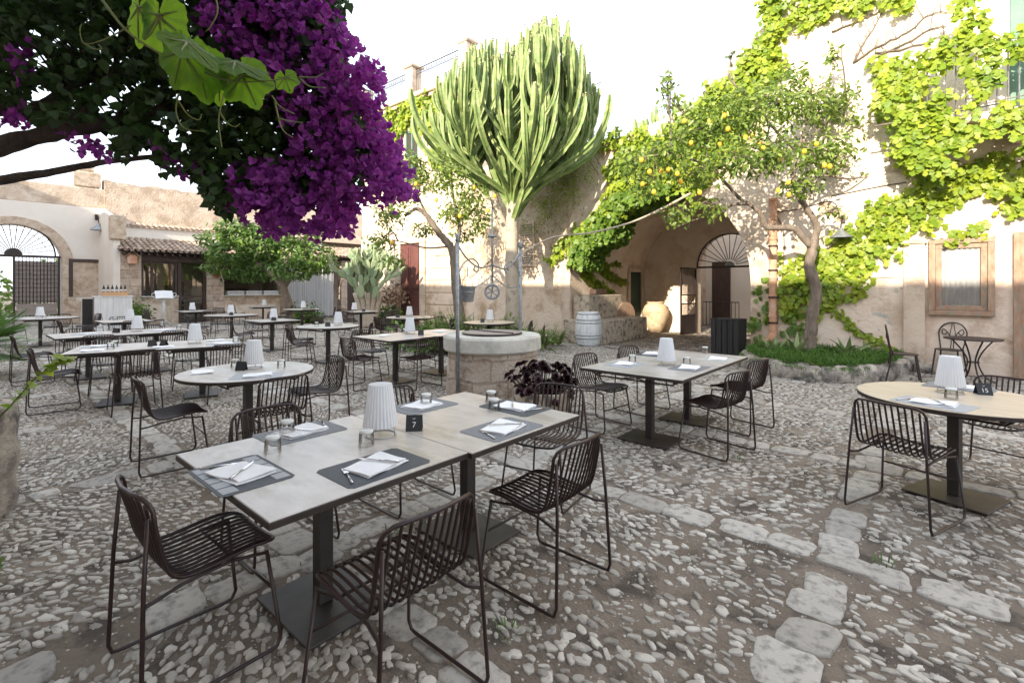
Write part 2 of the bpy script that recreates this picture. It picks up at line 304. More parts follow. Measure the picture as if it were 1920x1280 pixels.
# ================= the ground
VF = 11.92; UK = -24.7; UA = -27.7
def struct(o): o['kind'] = 'structure'; return o
struct(MB().quad((-260, -200, -.003), (260, -200, -.003), (260, 260, -.003), (-260, 260, -.003)).build('ground', m_earth))
GU = [-.46+2.35*k for k in range(-12, 4)]; GV = [1.42+1.95*k for k in range(-3, 8)]
def inview(x, y, m=.7):
    X = CA*x+SA*y; Z = -SA*x+CA*y; return (Z > .9) & (np.abs(X) < 1.08*Z+m)
def stones():
    pts = []; su, sv = .061, .045
    xs = np.arange(UA+.2, 4.5, su); ys = np.arange(-9, 19.8, sv)
    X, Y = np.meshgrid(xs, ys); X = X+(np.arange(len(ys)) % 2)[:, None]*su*.5; X = X.ravel(); Y = Y.ravel()
    X = X+rng.uniform(-.4, .4, len(X))*su; Y = Y+rng.uniform(-.4, .4, len(Y))*sv
    Z = -SA*X+CA*Y
    k = inview(X, Y) & (Z < 24) & ((Y < VF) | ((X > -8) & (X < -3.25))) & ((X > UK) | (Y < 4.2))
    X, Y, Z = X[k], Y[k], Z[k]
    # sparser to the right and in worn patches
    dens = .97-.34*np.clip((X+2.2)/1.2, 0, 1)*np.clip((5.5-Z)/2, 0, 1)
    wear = np.sin(X*1.9+1.3*np.sin(Y*1.1))*np.cos(Y*1.7+.8*np.sin(X*1.3)); dens = dens-.35*np.clip(wear-.7, 0, 1)/.3
    dens = np.where((Y > VF-.2), .25, dens)
    k = rng.random(len(X)) < dens
    for g in GU: k &= ~((np.abs(X-g) < .135))
    for g in GV: k &= ~((np.abs(Y-g) < .135))
    X, Y, Z = X[k], Y[k], Z[k]; n = len(X)
    a = rng.uniform(.019, .036, n)*np.where(rng.random(n) < .12, 1.3, 1); b = a*rng.uniform(.38, .8, n)*np.where(X < -2.4, .85, 1); b = np.clip(b, .011, .026)
    cell = (np.floor((X+.46)/2.35)*7+np.floor((Y-1.42)/1.95)*13); base = np.sin(cell*12.9898)*.7; th = base+rng.normal(0, .45, n)
    h = rng.uniform(.0045, .012, n); sp = rng.uniform(1.7, 4.2, n)
    rv = rng.random(n)
    for lo, hi, segs, rings in ((0, 4.6, 10, ((1, 0), (.94, .72), (.7, .97))), (4.6, 9, 7, ((1, 0), (.8, .8))), (9, 99, 5, ((1, 0), (.6, .9)))):
        q = (Z >= lo) & (Z < hi); N = q.sum()
        if not N: continue
        t = np.linspace(0, 2*np.pi, segs, endpoint=False)
        ph = rng.uniform(0, 6.28, (N, 1)); rad = 1+.13*np.sin(2*t+ph)+.10*np.sin(3*t+ph*2.3)+rng.normal(0, .085, (N, segs))
        e = sp[q][:, None]; cx = np.cos(t)[None]; sx = np.sin(t)[None]; f = (np.abs(cx)**e+np.abs(sx)**e)**(-1/e)*rad
        ca = np.cos(th[q])[:, None]; sa = np.sin(th[q])[:, None]; L_ = []
        tx = rng.normal(0, .1, (N, 1)); ty = rng.normal(0, .1, (N, 1))
        for s, hh in rings:
            lx = f*cx*a[q][:, None]*s; ly = f*sx*b[q][:, None]*s
            z = h[q][:, None]*hh-.004+(tx*lx+ty*ly if hh else -.006)
            L_.append(np.stack([X[q][:, None]+ca*lx-sa*ly, Y[q][:, None]+sa*lx+ca*ly, z+0*lx], -1))
        top = np.stack([X[q], Y[q], h[q]-.004], -1)[:, None]
        V = np.concatenate(L_+[top], 1); nr = len(rings); k = nr*segs+1; F_ = []; sz = []
        for r in range(nr-1):
            for j in range(segs): F_ += [r*segs+j, r*segs+(j+1) % segs, (r+1)*segs+(j+1) % segs, (r+1)*segs+j]; sz.append(4)
        for j in range(segs): F_ += [(nr-1)*segs+j, (nr-1)*segs+(j+1) % segs, nr*segs]; sz.append(3)
        o = npmesh('cobblestones', V.reshape(-1, 3), (np.array(F_)[None]+np.arange(N)[:, None]*k).ravel(), np.tile(sz, N), m_cobble, None, np.repeat(rv[q], len(sz)), True)
        tag(o, None, None, None, 'stuff')
        o['label'] = {0: 'small pale cobbles set in earth in the foreground', 4.6: 'small pale cobbles in the middle of the courtyard', 9: 'small pale cobbles in the far part of the courtyard'}[lo]; o['category'] = 'cobbles'
stones()
n = 60000; X = rng.uniform(-8, 4, n); Y = rng.uniform(-3, 8, n); k = inview(X, Y) & (-SA*X+CA*Y < 6.5); X, Y = X[k], Y[k]; n = len(X)
G8_ = ([(1,0,0),(.3,.9,0),(-.8,.5,0),(-.7,-.7,0),(.4,-.9,0),(0,0,.7)], [(0,1,5),(1,2,5),(2,3,5),(3,4,5),(4,0,5)])
o = scatter('gravel', G8_, np.stack([X, Y, np.full(n, -.004)], 1), rdir(n)*.3+[0, 0, 1], rdir(n), rng.uniform(.0025, .009, n)*np.where(rng.random(n) < .1, 1.6, 1), m_cobble); tag(o, 'fine gravel and grit pressed into the earth between the cobbles', 'gravel', None, 'stuff')
def slabs():
    mb = MB(); r_ = []
    def slab(cx, cy, hx, hy):
        n = 20; k = len(mb.v); e = random.uniform(5, 12); ph = random.uniform(0, 6); sk = random.uniform(-.12, .12); hh = random.uniform(.007, .013)
        tx, ty = random.gauss(0, .008), random.gauss(0, .008); wb = [1+random.gauss(0, .03) for _ in range(n)]
        for s, z in ((1, -.016), (.985, .4), (.93, .9), (.6, 1.0)):
            for i in range(n):
                t = 2*math.pi*i/n; c, q = math.cos(t), math.sin(t); f = (abs(c)**e+abs(q)**e)**(-1/e)*(1+.04*math.sin(2*t+ph))*wb[i]*s
                x = c*f*hx+sk*q*f*hy; y = q*f*hy; mb.v.append((cx+x, cy+y, z if z < 0 else z*hh-.003+tx*x*5+ty*y*5))
        for r in range(3):
            for i in range(n): j = (i+1) % n; mb.f.append((k+r*n+i, k+r*n+j, k+(r+1)*n+j, k+(r+1)*n+i))
        mb.f.append(tuple(k+3*n+i for i in range(n))); v = random.random(); r_.extend([v]*(3*n+1))
    def run(g, lo, hi, along):
        p = lo
        while p < hi:
            l = random.uniform(.17, .36); c = p+l/2; x, y = (g, c) if along == 'y' else (c, g)
            near = any(abs(c-(q)) < .15 for q in (GV if along == 'y' else GU))
            if along == 'y' and near: p += .02; l = .05; p += l; continue
            ok = inview(np.array([x]), np.array([y]), .5)[0] and y < VF-.1 and (x > UK or y < 4.1) and random.random() > .04
            w = random.uniform(.095, .13)
            if ok: slab(x+random.gauss(0, .012), y+random.gauss(0, .012), *((w, l/2-.003) if along == 'y' else (l/2-.003, w)))
            p += l+random.uniform(0, .008)
    for g in GU: run(g, -8, VF, 'y')
    for g in GV: run(g, UA+.3, 4, 'x')
    o = mb.build('stone_paving', m_slab, smooth=True, rnd=r_); struct(o)
slabs()
# ================= the long farmhouse facade
def arch_pts(c, r, z, n=24, a0=0, a1=math.pi, rz=None): return [(c+r*math.cos(a0+(a1-a0)*i/n), z+(rz or r)*math.sin(a0+(a1-a0)*i/n)) for i in range(n+1)]
farm = thing('farmhouse', 'long cream farmhouse with a wide vine-hung arch, shuttered windows and roof terrace', 'farmhouse', (0, 0, 0))
ACX, AR, ASP = -5.645, 2.45, 1.73
top = [(7, 11.5), (-2.95, 11.5), (-2.95, 7.4), (-3.5, 6.9), (-4.6, 5.95), (-6.5, 5.6), (-8.4, 5.75), (-9.9, 5.6), (-9.9, 8.83), (-19.03, 8.83)]
poly = [(-19.03, 0), (ACX-AR, 0)]+list(reversed(arch_pts(ACX, AR, ASP)))+[(ACX+AR, 0), (7, 0)]+top
def seg(mb, poly, y0, y1): return mb.prism(poly, y0, y1)
T1_ = [(-19.03, 0), (ACX-AR, 0)]+list(reversed(arch_pts(ACX, AR, ASP)))+[(ACX+AR, 0), (-2.9, 0), (-2.9, 7.4), (-3.5, 6.9), (-4.6, 5.95), (-6.5, 5.6), (-8.4, 5.75), (-12.25, 5.6), (-12.25, 8.83), (-19.03, 8.83)]
MB().prism(T1_, VF, VF+.6).build('arched_wall', m_plaster, farm)
MB().prism([(-2.9, 0), (7, 0), (7, 11.5), (-2.9, 11.5)], VF, VF+.6).build('tall_wall', m_pinkplaster, farm)
MB().box(-19.03, -12.25, VF+.6, 15, 0, 8.7).build('terrace_block', m_rough, farm)
MB().box(-2.9, 7, VF+.6, 20, 0, 11.4).build('tall_block', m_plaster, farm)
# the rough, patched stonework between the terrace wing and the arch
rb = MB(); ro = random.Random(3)
pp = [(-12.9, 2.6), (-12.2, 1.9), (-11.2, 2.5), (-10.2, 2.1), (-9.3, 2.6), (-8.6, 2.5), (-8.25, 3.1), (-7.9, 4.2), (-7.9, 5.6), (-8.4, 5.72), (-9.88, 5.57), (-10.5, 5.55), (-11.8, 5.5), (-12.6, 5.4), (-13.2, 4.2)]
rb.prism(pp, VF-.035, VF-.001).build('exposed_stonework', m_rubble, farm)
# stone ring round the arch, quoins at its right
ring = arch_pts(ACX, AR, ASP, 20); ring2 = arch_pts(ACX, AR+.35, ASP, 20)
mbq = MB()
for i in range(20): mbq.prism([ring[i], ring[i+1], ring2[i+1], ring2[i]], VF-.02, VF-.001)
mbq.build('arch_ring', m_stoneb, farm)
MB().box(ACX+AR, ACX+AR+.38, VF-.02, VF-.001, 0, ASP).build('arch_jamb', m_stoneb, farm)
MB().box(ACX-AR-.3, ACX-AR, VF-.02, VF-.001, 0, ASP).build('arch_jamb', m_stoneb, farm)
# pilaster and worn door and window on the right
MB().box(-.49, -.18, VF-.09, VF-.001, 0, 2.38, .01).box(-.52, -.15, VF-.12, VF-.001, 2.38, 2.45).build('pilaster', m_stoneb, farm)
MB().box(-1.25, -.53, VF-.03, VF-.001, 1.75, 2.2, .01).build('stone_panel', m_pinkplaster, farm)
for px, py, w_, h_, mt in ((1652, 590, .19, .05, m_wellcap), (1668, 604, .05, .04, m_wellcap), (1680, 545, .04, .06, m_wellcap), (1690, 540, .03, .03, m_wellcap), (1648, 618, .02, .03, m_wellcap), (1610, 602, .03, .03, m_rubble), (1560, 395, .35, .22, m_rubble), (1700, 310, .4, .25, m_rubble), (1500, 470, .2, .12, m_rubble), (1890, 640, .12, .05, m_rubble)):
    c = onv(px, py, VF); q = [(c.x+w_*math.cos(t*.55)*random.uniform(.55, 1.1), c.z+h_*math.sin(t*.55)*random.uniform(.5, 1.1)-w_*.3*math.cos(t*.55)) for t in range(11)]
    MB().prism(q, VF-.004, VF-.0005).build('bare_patch', mt, farm)
ft = MB()
for i in range(9): x = -.95+i*.1; ft.ball((x, VF-.06-random.uniform(0, .1), .06+random.uniform(0, .18)*(i < 7)), .11, .12, random.uniform(.09, .15), 8, 5)
ft.build('rubble_footing', m_rock, farm, smooth=True)
wf = MB(); x0, x1, z0, z1 = -.125, .745, 1.06, 2.44; t = .09
for a, b, c, d in ((x0, x1, z1-t, z1), (x0, x1, z0, z0+t), (x0, x0+t, z0+t, z1-t), (x1-t, x1, z0+t, z1-t)): wf.box(a, b, VF-.10, VF-.001, c, d, .008)
wfo = wf.build('window', m_oldwood, farm)
wi = MB(); x0, x1, z0, z1 = x0+t+.004, x1-t-.004, z0+t+.004, z1-t-.004; t = .085
for a, b, c, d in ((x0, x1, z1-t, z1), (x0, x1, z0, z0+t), (x0, x0+t, z0+t, z1-t), (x1-t, x1, z0+t, z1-t)): wi.box(a, b, VF-.065, VF-.004, c, d, .006)
wi.build('sash', m_oldwood, wfo)
cu = MB(); n = 60; k = 0
for i in range(n+1):
    x = x0+t+(x1-x0-2*t)*i/n; y = VF-.02+.013*math.sin(i*.75)+.005*math.sin(i*1.9)
    cu.v += [(x, y, z0+t), (x, y, z1-t)]
for i in range(n): cu.f.append((2*i, 2*i+2, 2*i+3, 2*i+1))
cu.build('curtain', m_cloth, wfo, smooth=True)
MB().quad((x0+t, VF-.04, z0+t), (x1-t, VF-.04, z0+t), (x1-t, VF-.04, z1-t), (x0+t, VF-.04, z1-t)).build('pane', m_glass, wfo)
dr = MB().box(.97, 1.09, VF-.08, VF-.001, 0, 2.5, .01).box(1.9, 2.02, VF-.08, VF-.001, 0, 2.5, .01).box(1.09, 1.9, VF-.08, VF-.001, 2.38, 2.5, .01).build('door_frame', m_oldwood, farm)
dd = MB()
for i in range(5): dd.box(1.09+i*.162, 1.09+i*.162+.158, VF-.05, VF-.003, .02, 2.38, .006)
dd.build('door', m_oldwood, farm)
# left wing: oxblood double door, dressed surround, courses
d0 = onv(754, 590, VF).x; d1 = onv(790, 590, VF).x; dz = 3.25
MB().box(d0-.32, d0, VF-.10, VF-.001, 0, dz, .01).box(d1, d1+.32, VF-.10, VF-.001, 0, dz, .01).box(d0-.36, d1+.36, VF-.13, VF-.001, dz, dz+.2, .01).build('door_surround', m_stoneb, farm)
md = (d0+d1)/2
for a, b in ((d0+.005, md-.008), (md+.008, d1-.005)):
    o = MB().box(a, b, VF-.05, VF-.003, .02, 1.35, .01).box(a, b, VF-.05, VF-.003, 1.37, dz-.01, .01).box(a+.1, b-.1, VF-.07, VF-.05, .25, 1.2, .01).box(a+.1, b-.1, VF-.07, VF-.05, 1.5, dz-.15, .01).build('door', m_oxblood, farm)
for a, b in ((-19.03, d0-.33), (d1+.33, -12.5)):
    co_ = MB()
    for i in range(8): co_.box(a, b, VF-.045, VF-.002, i*.45+.012, i*.45+.44, .012)
    co_.build('coursed_base', m_plaster, farm)
MB().box(-19.1, -12.2, VF-.22, VF+.4, 8.831, 9.01, .03).box(-19.06, -12.22, VF-.12, VF-.001, 8.68, 8.83, .02).build('cornice', m_stoneb, farm)
# upper window of the left wing with green shutters
a, b = onv(762, 300, VF), onv(786, 300, VF); zt, zb = onv(775, 245, VF).z, onv(775, 345, VF).z
w = MB().box(a.x-.15, a.x, VF-.06, VF-.001, zb, zt).box(b.x, b.x+.15, VF-.06, VF-.001, zb, zt).box(a.x-.15, b.x+.15, VF-.07, VF-.001, zt, zt+.15).box(a.x-.2, b.x+.2, VF-.12, VF-.001, zb-.1, zb).build('window', m_stoneb, farm)
mm = MB()
for q in (a.x, (a.x+b.x)/2-.03, b.x-.06): mm.box(q, q+.06, VF-.045, VF-.004, zb, zt)
for q in (zb, (zb+zt)/2, zt-.06): mm.box(a.x+.06, b.x-.06, VF-.04, VF-.004, q, q+.06)
mm.build('frame', m_greenpaint, w); MB().quad((a.x, VF-.012, zb), (b.x, VF-.012, zb), (b.x, VF-.012, zt), (a.x, VF-.012, zt)).build('pane', m_dark, w)
# small shuttered window near the euphorbia, brown patches
a = onv(975, 440, VF); w = MB().box(a.x, a.x+.62, VF-.07, VF-.001, 2.2, 3.6, .01).build('window', m_plaster, farm)
mm = MB()
for i in range(16): mm.box(a.x+.07, a.x+.55, VF-.085, VF-.07, 2.3+i*.078, 2.34+i*.078)
mm.build('shutter', m_greywood, w)
# balustrade of the terrace
rl = thing('terrace_balustrade', 'wrought iron balustrade with a stone post along the roof terrace', 'balustrade', (0, 0, 9.011))
def balus(x0, x1, name='railing'):
    m = MB(); y = VF+.05; m.tube([(x0, y, 1.0), (x1, y, 1.0)], .02, 5).tube([(x0, y, .1), (x1, y, .1)], .015, 4).tube([(x0, y, .78), (x1, y, .78)], .012, 4)
    x = x0
    while x < x1:
        m.tube([(x, y, .1), (x, y, 1.0)], .010, 4)
        m.tube([(x+.07+.045*math.cos(t*.6), y, .86+.06*math.sin(t*.6)) for t in range(11)], .008, 4, closed=True)
        m.tube([(x+.07+.05*math.cos(t*.5)*(1-t*.06), y, .66+.1*math.sin(t*.5)*(1-t*.05)) for t in range(12)], .007, 4)
        x += .15
    m.build(name, m_iron, rl)
pxs = onv(772, 150, VF).x
MB().box(pxs-.22, pxs+.22, VF-.15, VF+.29, 0, 1.06, .02).box(pxs-.3, pxs+.3, VF-.23, VF+.37, 1.061, 1.19, .03).build('stone_post', m_stoneb, rl)
MB().box(-12.7, -12.3, VF-.15, VF+.29, 0, 1.06, .02).box(-12.78, -12.22, VF-.2, VF+.35, 1.061, 1.19, .03).build('stone_post', m_stoneb, rl)
MB().box(-19.0, -18.6, VF-.15, VF+.29, 0, 1.06, .02).build('stone_post', m_stoneb, rl)
balus(-18.6, pxs-.22); balus(pxs+.22, -12.7)
# iron stair cage on the low roof, right of the euphorbia
st = thing('spiral_stair', 'pale iron spiral stair cage on the roof right of the euphorbia', 'spiral stair', (-8.9, 14.5, 5.4))
m = MB().tube([(0, 0, 0), (0, 0, 2.3)], .05, 6)
for i in range(14): a = i*.42; m.box(-.02, .02, -.02, .02, 0, .01); m.tube([(0, 0, .15+i*.14), (.7*math.cos(a), .7*math.sin(a), .15+i*.14)], .03, 4)
m.build('steps', m_galv, st)
m = MB().tube([(.7*math.cos(i*.21), .7*math.sin(i*.21), 1.0+i*.07) for i in range(28)], .02, 5)
for i in range(14): a = i*.42; m.tube([(.7*math.cos(a), .7*math.sin(a), .15+i*.14), (.7*math.cos(a), .7*math.sin(a), 1.0+i*.14)], .01, 4)
m.build('handrail', m_galv, st)
# balcony on the tall block
BX0, BX1 = onv(1738, 215, VF-.7).x, 5.0
bal = thing('balcony', 'iron-railed balcony overgrown with vine on the tall right wall', 'balcony', (0, 0, 4.45))
MB().box(BX0-.05, BX1, VF-.75, VF-.001, -.14, 0, .02).build('slab', m_stoneb, bal)
m = MB().tube([(BX0, VF-.002, 1.08), (BX0, VF-.7, 1.08), (BX1, VF-.7, 1.08)], .02, 6).tube([(BX0, VF-.002, .1), (BX0, VF-.7, .1), (BX1, VF-.7, .1)], .014, 4)
x = BX0
while x < BX1: m.tube([(x, VF-.7, 0.0), (x, VF-.7, 1.08)], .011, 4); x += .125
m.build('railing', m_galv, bal)
c = onv(1790, 200, VF)
MB().box(BX0+.1, BX0+.32, VF-.65, VF-.002, -.45, -.142, .03).build('corbel', m_stoneb, bal)
MB().box(BX0+1.1, BX0+1.32, VF-.65, VF-.002, -.45, -.142, .03).build('corbel', m_stoneb, bal)
# balcony door: white reveal and green shutter
a = onv(1838, 30, VF).x; b = onv(1893, 30, VF).x
w = MB().box(a, b, VF-.05, VF-.001, 4.45, 7.6, .01).build('balcony_door', m_white, farm)
MB().box(b+.002, b+.3, VF-.09, VF-.001, 4.5, 7.5, .01).box(b+.31, b+.95, VF-.03, VF-.001, 4.5, 7.5).build('shutter', m_greenpaint, w)
# ---- passage behind the arch
PU0, PU1, PV = ACX-AR, ACX+AR, 16.55
MB().box(PU0-.4, PU0, VF+.6, PV+.5, 0, 4.6).build('passage_left_wall', m_vault, farm)
MB().box(PU1, PU1+.28, VF+.601, PV+.5, 0, 4.6).build('passage_right_wall', m_vault, farm)
vb = MB(); a = arch_pts(ACX, AR-.001, ASP, 24)
for i in range(24): vb.quad((a[i][0], VF+.59, a[i][1]), (a[i][0], PV+.01, a[i][1]), (a[i+1][0], PV+.01, a[i+1][1]), (a[i+1][0], VF+.59, a[i+1][1]))
vb.build('passage_vault', m_vault, farm, smooth=True)
DC, DR, DS = -5.10, 1.06, 2.25
pb = [(PU0-.01, 0), (DC-DR, 0)]+list(reversed(arch_pts(DC, DR, DS, 20)))+[(DC+DR, 0), (PU1+.01, 0), (PU1+.01, 4.6), (PU0-.01, 4.6)]
MB().prism(pb, PV, PV+.45).build('passage_rear_wall', m_vault, farm)
MB().box(-12.2, -3.0, VF+.601, PV+.5, 4.61, 5.3).build('passage_roof', m_rough, farm)
# far walls seen through the inner arch
fy = thing('rear_yard_wall', 'grey plastered yard wall seen through the inner arch', 'wall', (0, 0, 0))
MB().box(-8, 1.5, 21.0, 21.4, 0, 5.5).build('wall', m_white, fy)
o = MB().box(-7.12, -6.4, 20.93, 20.999, 0, 2.6, .01).build('door', m_darkwood, fy)
m = MB().tube([(-7.3, 20.4, .95), (-5.9, 20.4, .95)], .02, 5)
for i in range(11): m.tube([(-7.3+i*.14, 20.4, 0), (-7.3+i*.14, 20.4, .95)], .012, 4)
m.build('railing', m_iron, fy)
sw = thing('side_yard_wall', 'orange plastered wall beyond the open gate leaf', 'wall'); MB().box(-7.9, -7.4, PV+.46, 20.99, 0, 5).build('wall', m_plaster, sw); MB().box(-7.399, -7.35, 17.6, 18.5, 0, 2.3, .01).build('door', m_darkwood, sw)
# fanlight and gate leaves of the inner arch
fan = thing('iron_fanlight', 'half-round iron fanlight over the inner gateway', 'fanlight', (DC, PV+.1, DS))
m = MB().tube([(x, 0, z) for x, z in arch_pts(0, DR-.02, 0, 24)], .025, 5).box(-DR, DR, -.04, .04, -.06, 0)
for i in range(1, 14): a = math.pi*i/14; m.tube([(.2*math.cos(a), 0, .2*math.sin(a)), ((DR-.03)*math.cos(a), 0, (DR-.03)*math.sin(a))], .012, 4)
m.build('bars', m_iron, fan); MB().prism([(0, 0)]+arch_pts(0, .15, 0, 12), -.015, .015).build('hub', m_galv, fan)
def gate(loc, rz, label, w=1.02, h=2.2):
    g = thing('gate_leaf', label, 'gate', loc, rz, 'leaves of the inner gate')
    m = MB().box(0, .05, -.02, .02, .03, h).box(w-.05, w, -.02, .02, .03, h).box(.05, w-.05, -.02, .02, h-.05, h).box(.05, w-.05, -.018, .018, 1.0, 1.04).box(.05, w-.05, -.018, .018, 1.28, 1.32).box(.05, w-.05, -.018, .018, .62, .66); m.build('frame', m_iron, g)
    MB().box(.05, w-.05, -.008, .008, .03, .62).build('kick_plate', m_iron, g)
    m = MB()
    for i in range(13): x = .09+i*(w-.18)/12; m.tube([(x, 0, .66), (x, 0, 1.0)], .012, 4).tube([(x, 0, 1.32), (x, 0, h-.05)], .012, 4)
    m.build('bars', m_iron, g)
    m = MB()
    for s in (0, 1):
        m.tube([((w/2)+(s*2-1)*(.08+.012*t)*math.cos(t*.7), 0, 1.16+(.02+.009*t)*math.sin(t*.7)) for t in range(12)], .008, 4)
        m.tube([((w/2)+(s*2-1)*(.28+.09*math.cos(t*.7)), 0, 1.16+.08*math.sin(t*.7)) for t in range(10)], .008, 4)
    m.build('scrollwork', m_iron, g)
gate((DC-DR+.02, PV-.03, 0), R(-97), 'iron gate leaf with scrollwork swung out beside the big jar')
gate((DC+DR-.02, PV+.1, 0), R(97), 'iron gate leaf folded back at the right side of the inner gateway')
# green door on the passage's left wall
g = MB().box(PU0+.001, PU0+.03, 15.5, 16.35, 0, 2.2, .005).build('side_door', m_darkgreen, farm)
MB().box(PU0+.001, PU0+.08, 15.36, 15.499, 0, 2.34, .01).box(PU0+.001, PU0+.08, 16.351, 16.48, 0, 2.34, .01).box(PU0+.001, PU0+.08, 15.5, 16.35, 2.201, 2.34, .01).build('door_surround', m_stoneb, farm)
# steps/bench along the passage wall
bn = thing('stone_bench', 'weathered limestone bench with a raised block under trailing ivy', 'bench', (0, 0, 0))
MB().box(-8.04, -6.83, 11.5, 14.25, 0, .64, .02).build('seat_block', m_lime, bn); MB().box(-8.04, -7.5, 12.0, 14.0, .641, 1.33, .02).build('raised_block', m_lime, bn)
tag(MB().prism([(x, z) for x, z in arch_pts(0, .45, 0, 14)], -.02, .02).build('wooden_lid', m_oldwood), 'half-round wooden board leaning on the stone bench', 'board').location = (-7.44, 14.05, .642); bpy.data.objects['wooden_lid'].rotation_euler = (0, 0, R(80))
# downpipe
px = onv(1452, 500, VF).x; dp = thing('downpipe', 'terracotta downpipe with iron clamps left of the lemon tree trunk', 'downpipe', (px, VF-.12, 0))
zz = .55; i = 0
while zz < 3.35:
    h = .42; MB().lathe([(.082, zz), (.078, zz+h-.06), (.094, zz+h-.055), (.094, zz+h)], 14).build('pipe_section', m_terra, dp, smooth=True, sharp=40); zz += h+.001; i += 1
MB().tube([(0, 0, .56), (-.04, -.03, .44), (-.16, -.05, .33), (-.3, -.08, .26)], .085, 10).build('elbow', m_terra, dp, smooth=True)
for z in (onv(1452, 462, VF).z, onv(1452, 507, VF).z, onv(1452, 557, VF).z, onv(1452, 604, VF).z): MB().lathe([(.10, z-.018), (.10, z+.018)], 14).build('clamp', m_iron, dp)
def cone_lamp(loc, rz, label, s=1):
    g = thing('wall_lamp', label, 'wall lamp', loc, rz); 
    MB().lathe([(.03*s, .14*s), (.05*s, .1*s), (.07*s, .06*s), (.19*s, -.04*s), (.2*s, -.06*s)], 20, cap=False).build('lamp_shade', m_galv, g, smooth=True)
    MB().tube([(0, 0, .14*s), (0, 0, .3*s), (0, .12*s, .38*s), (0, .28*s, .34*s)], .012*s, 6).box(-.04*s, .04*s, .26*s, .285*s, .26*s, .42*s).build('bracket', m_iron, g)
    MB().ball((0, 0, 0), .045*s).build('bulb', m_glassb, g, smooth=True)
p = onv(1577, 440, VF-.3); cone_lamp((p.x, VF-.29, p.z), 0, 'grey cone wall lamp hanging right of the lemon tree trunk', 1.0)
# ================= left range: arch wall and kiosk
lr = thing('outbuilding', 'low stone kiosk range with tiled roof, service windows and rough parapet wall', 'outbuilding')
HV, HR, HS = 1.75, 1.42, 2.96
aw = [(-9, 0), (HV-HR, 0), (HV-HR, HS-.35)]+[(HV+HR*math.cos(a), HS-.35+HR*1.02*math.sin(a)) for a in [math.pi-math.pi*i/24 for i in range(1, 24)]]+[(HV+HR, HS-.35), (HV+HR, 0), (4.55, 0), (4.55, 5.0), (-9, 5.0)]
MB().prism(aw, UA, UA-.7, 'x').build('gateway_wall', m_white, lr)
gs = MB(); a1 = [(HV+HR*math.cos(math.pi*i/16), HS-.35+HR*1.02*math.sin(math.pi*i/16)) for i in range(17)]; a2 = [(HV+(HR+.34)*math.cos(math.pi*i/16), HS-.35+(HR+.3)*1.02*math.sin(math.pi*i/16)) for i in range(17)]
for i in range(16): gs.prism([a1[i], a1[i+1], a2[i+1], a2[i]], UA+.05, UA+.001, 'x')
z = 0; k = 0
while z < HS-.4:
    h = random.uniform(.4, .6); h = min(h, HS-.35-z)
    for s in (-1, 1): w_ = random.uniform(.3, .62); y0, y1 = sorted((HV+s*HR, HV+s*(HR+w_))); gs.box(UA+.001, UA+.055, y0, y1, z+.008, z+h, .015)
    z += h
gs.build('gateway_stones', m_rubble, lr)
MB().box(UA-.7, UA-.05, -9, 4.55, 5.001, 5.85, .04).build('gateway_parapet', m_rough, lr)
p = onu(162, 340, UA-.35); MB().box(UA-.65, UA-.05, p.y-.45, p.y+.45, 5.851, 6.55, .06).box(UA-.55, UA-.15, p.y-.25, p.y+.25, 6.551, 6.95, .05).build('chimney', m_rubble, lr)
uw = MB(); ys = np.linspace(4.551, 22, 90); zt = 6.22+.03*np.sin(ys*3)+.02*np.sin(ys*7.3)+rng.normal(0, .012, 90)
uw.prism([(4.551, 0)]+[(22, 0)]+[(y, z) for y, z in zip(ys[::-1], zt[::-1])], UA, UA-.6, 'x'); uw.build('parapet_wall', m_rough, lr)
MB().box(UA+.001, UK-.001, 4.34, 4.55, 0, 4.2).build('return_wall', m_white, lr)
o = MB().prism([(UA+.001, 4.201), (UK-.001, 4.201), (UK-.001, 4.3), (UA+.001, 5.0)], 4.341, 4.549).build('return_wall_top', m_white, lr)
K = lambda px: onu(px, 540, UK).y
v0, v1, v2, v3, v4, v5 = 4.551, K(265), K(335), K(388), K(420), K(527)
MB().box(UK-.45, UK, v0, v1, 0, 3.15, .02).build('stone_pier', m_stone, lr)
MB().box(UK-.35, UK, v3, v4, 0, 2.75, .02).build('stone_pier', m_stone, lr)
MB().box(UK-.4, UK-.02, v1, v2, 0, 1.13).build('counter_wall', m_rubble, lr)
MB().box(UK-.4, UK-.02, v4, v5, 0, 1.13).build('counter_wall', m_rubble, lr)
MB().box(UK-.019, UK-.005, v1+.05, v2-.45, .05, .85).build('counter_render', m_pinkplaster, lr)
MB().box(UK-.019, UK-.005, v4+.05, v5-.05, .02, .72).build('counter_render', m_pinkplaster, lr)
MB().box(UK-.42, UK+.08, v1, v2, 1.131, 1.18, .01).build('counter_top', m_wellcap, lr)
MB().box(UK-.42, UK+.08, v4, v5, 1.131, 1.18, .01).build('counter_top', m_wellcap, lr)
MB().box(UK-.3, UK-.02, v1, v3, 2.62, 2.95, .01).build('lintel', m_darkwood, lr)
MB().box(UK-.3, UK-.02, v4, v5, 2.62, 2.95, .01).build('lintel', m_darkwood, lr)
MB().box(UK-.45, UK-.3, v1-.01, v5, 2.96, 3.2).box(UK-.45, UK, v5, v5+1.6, 0, 2.96, .01).box(UK-.25, UK-.1, v3, v4, 2.75, 2.95).build('upper_wall', m_rubble, lr)
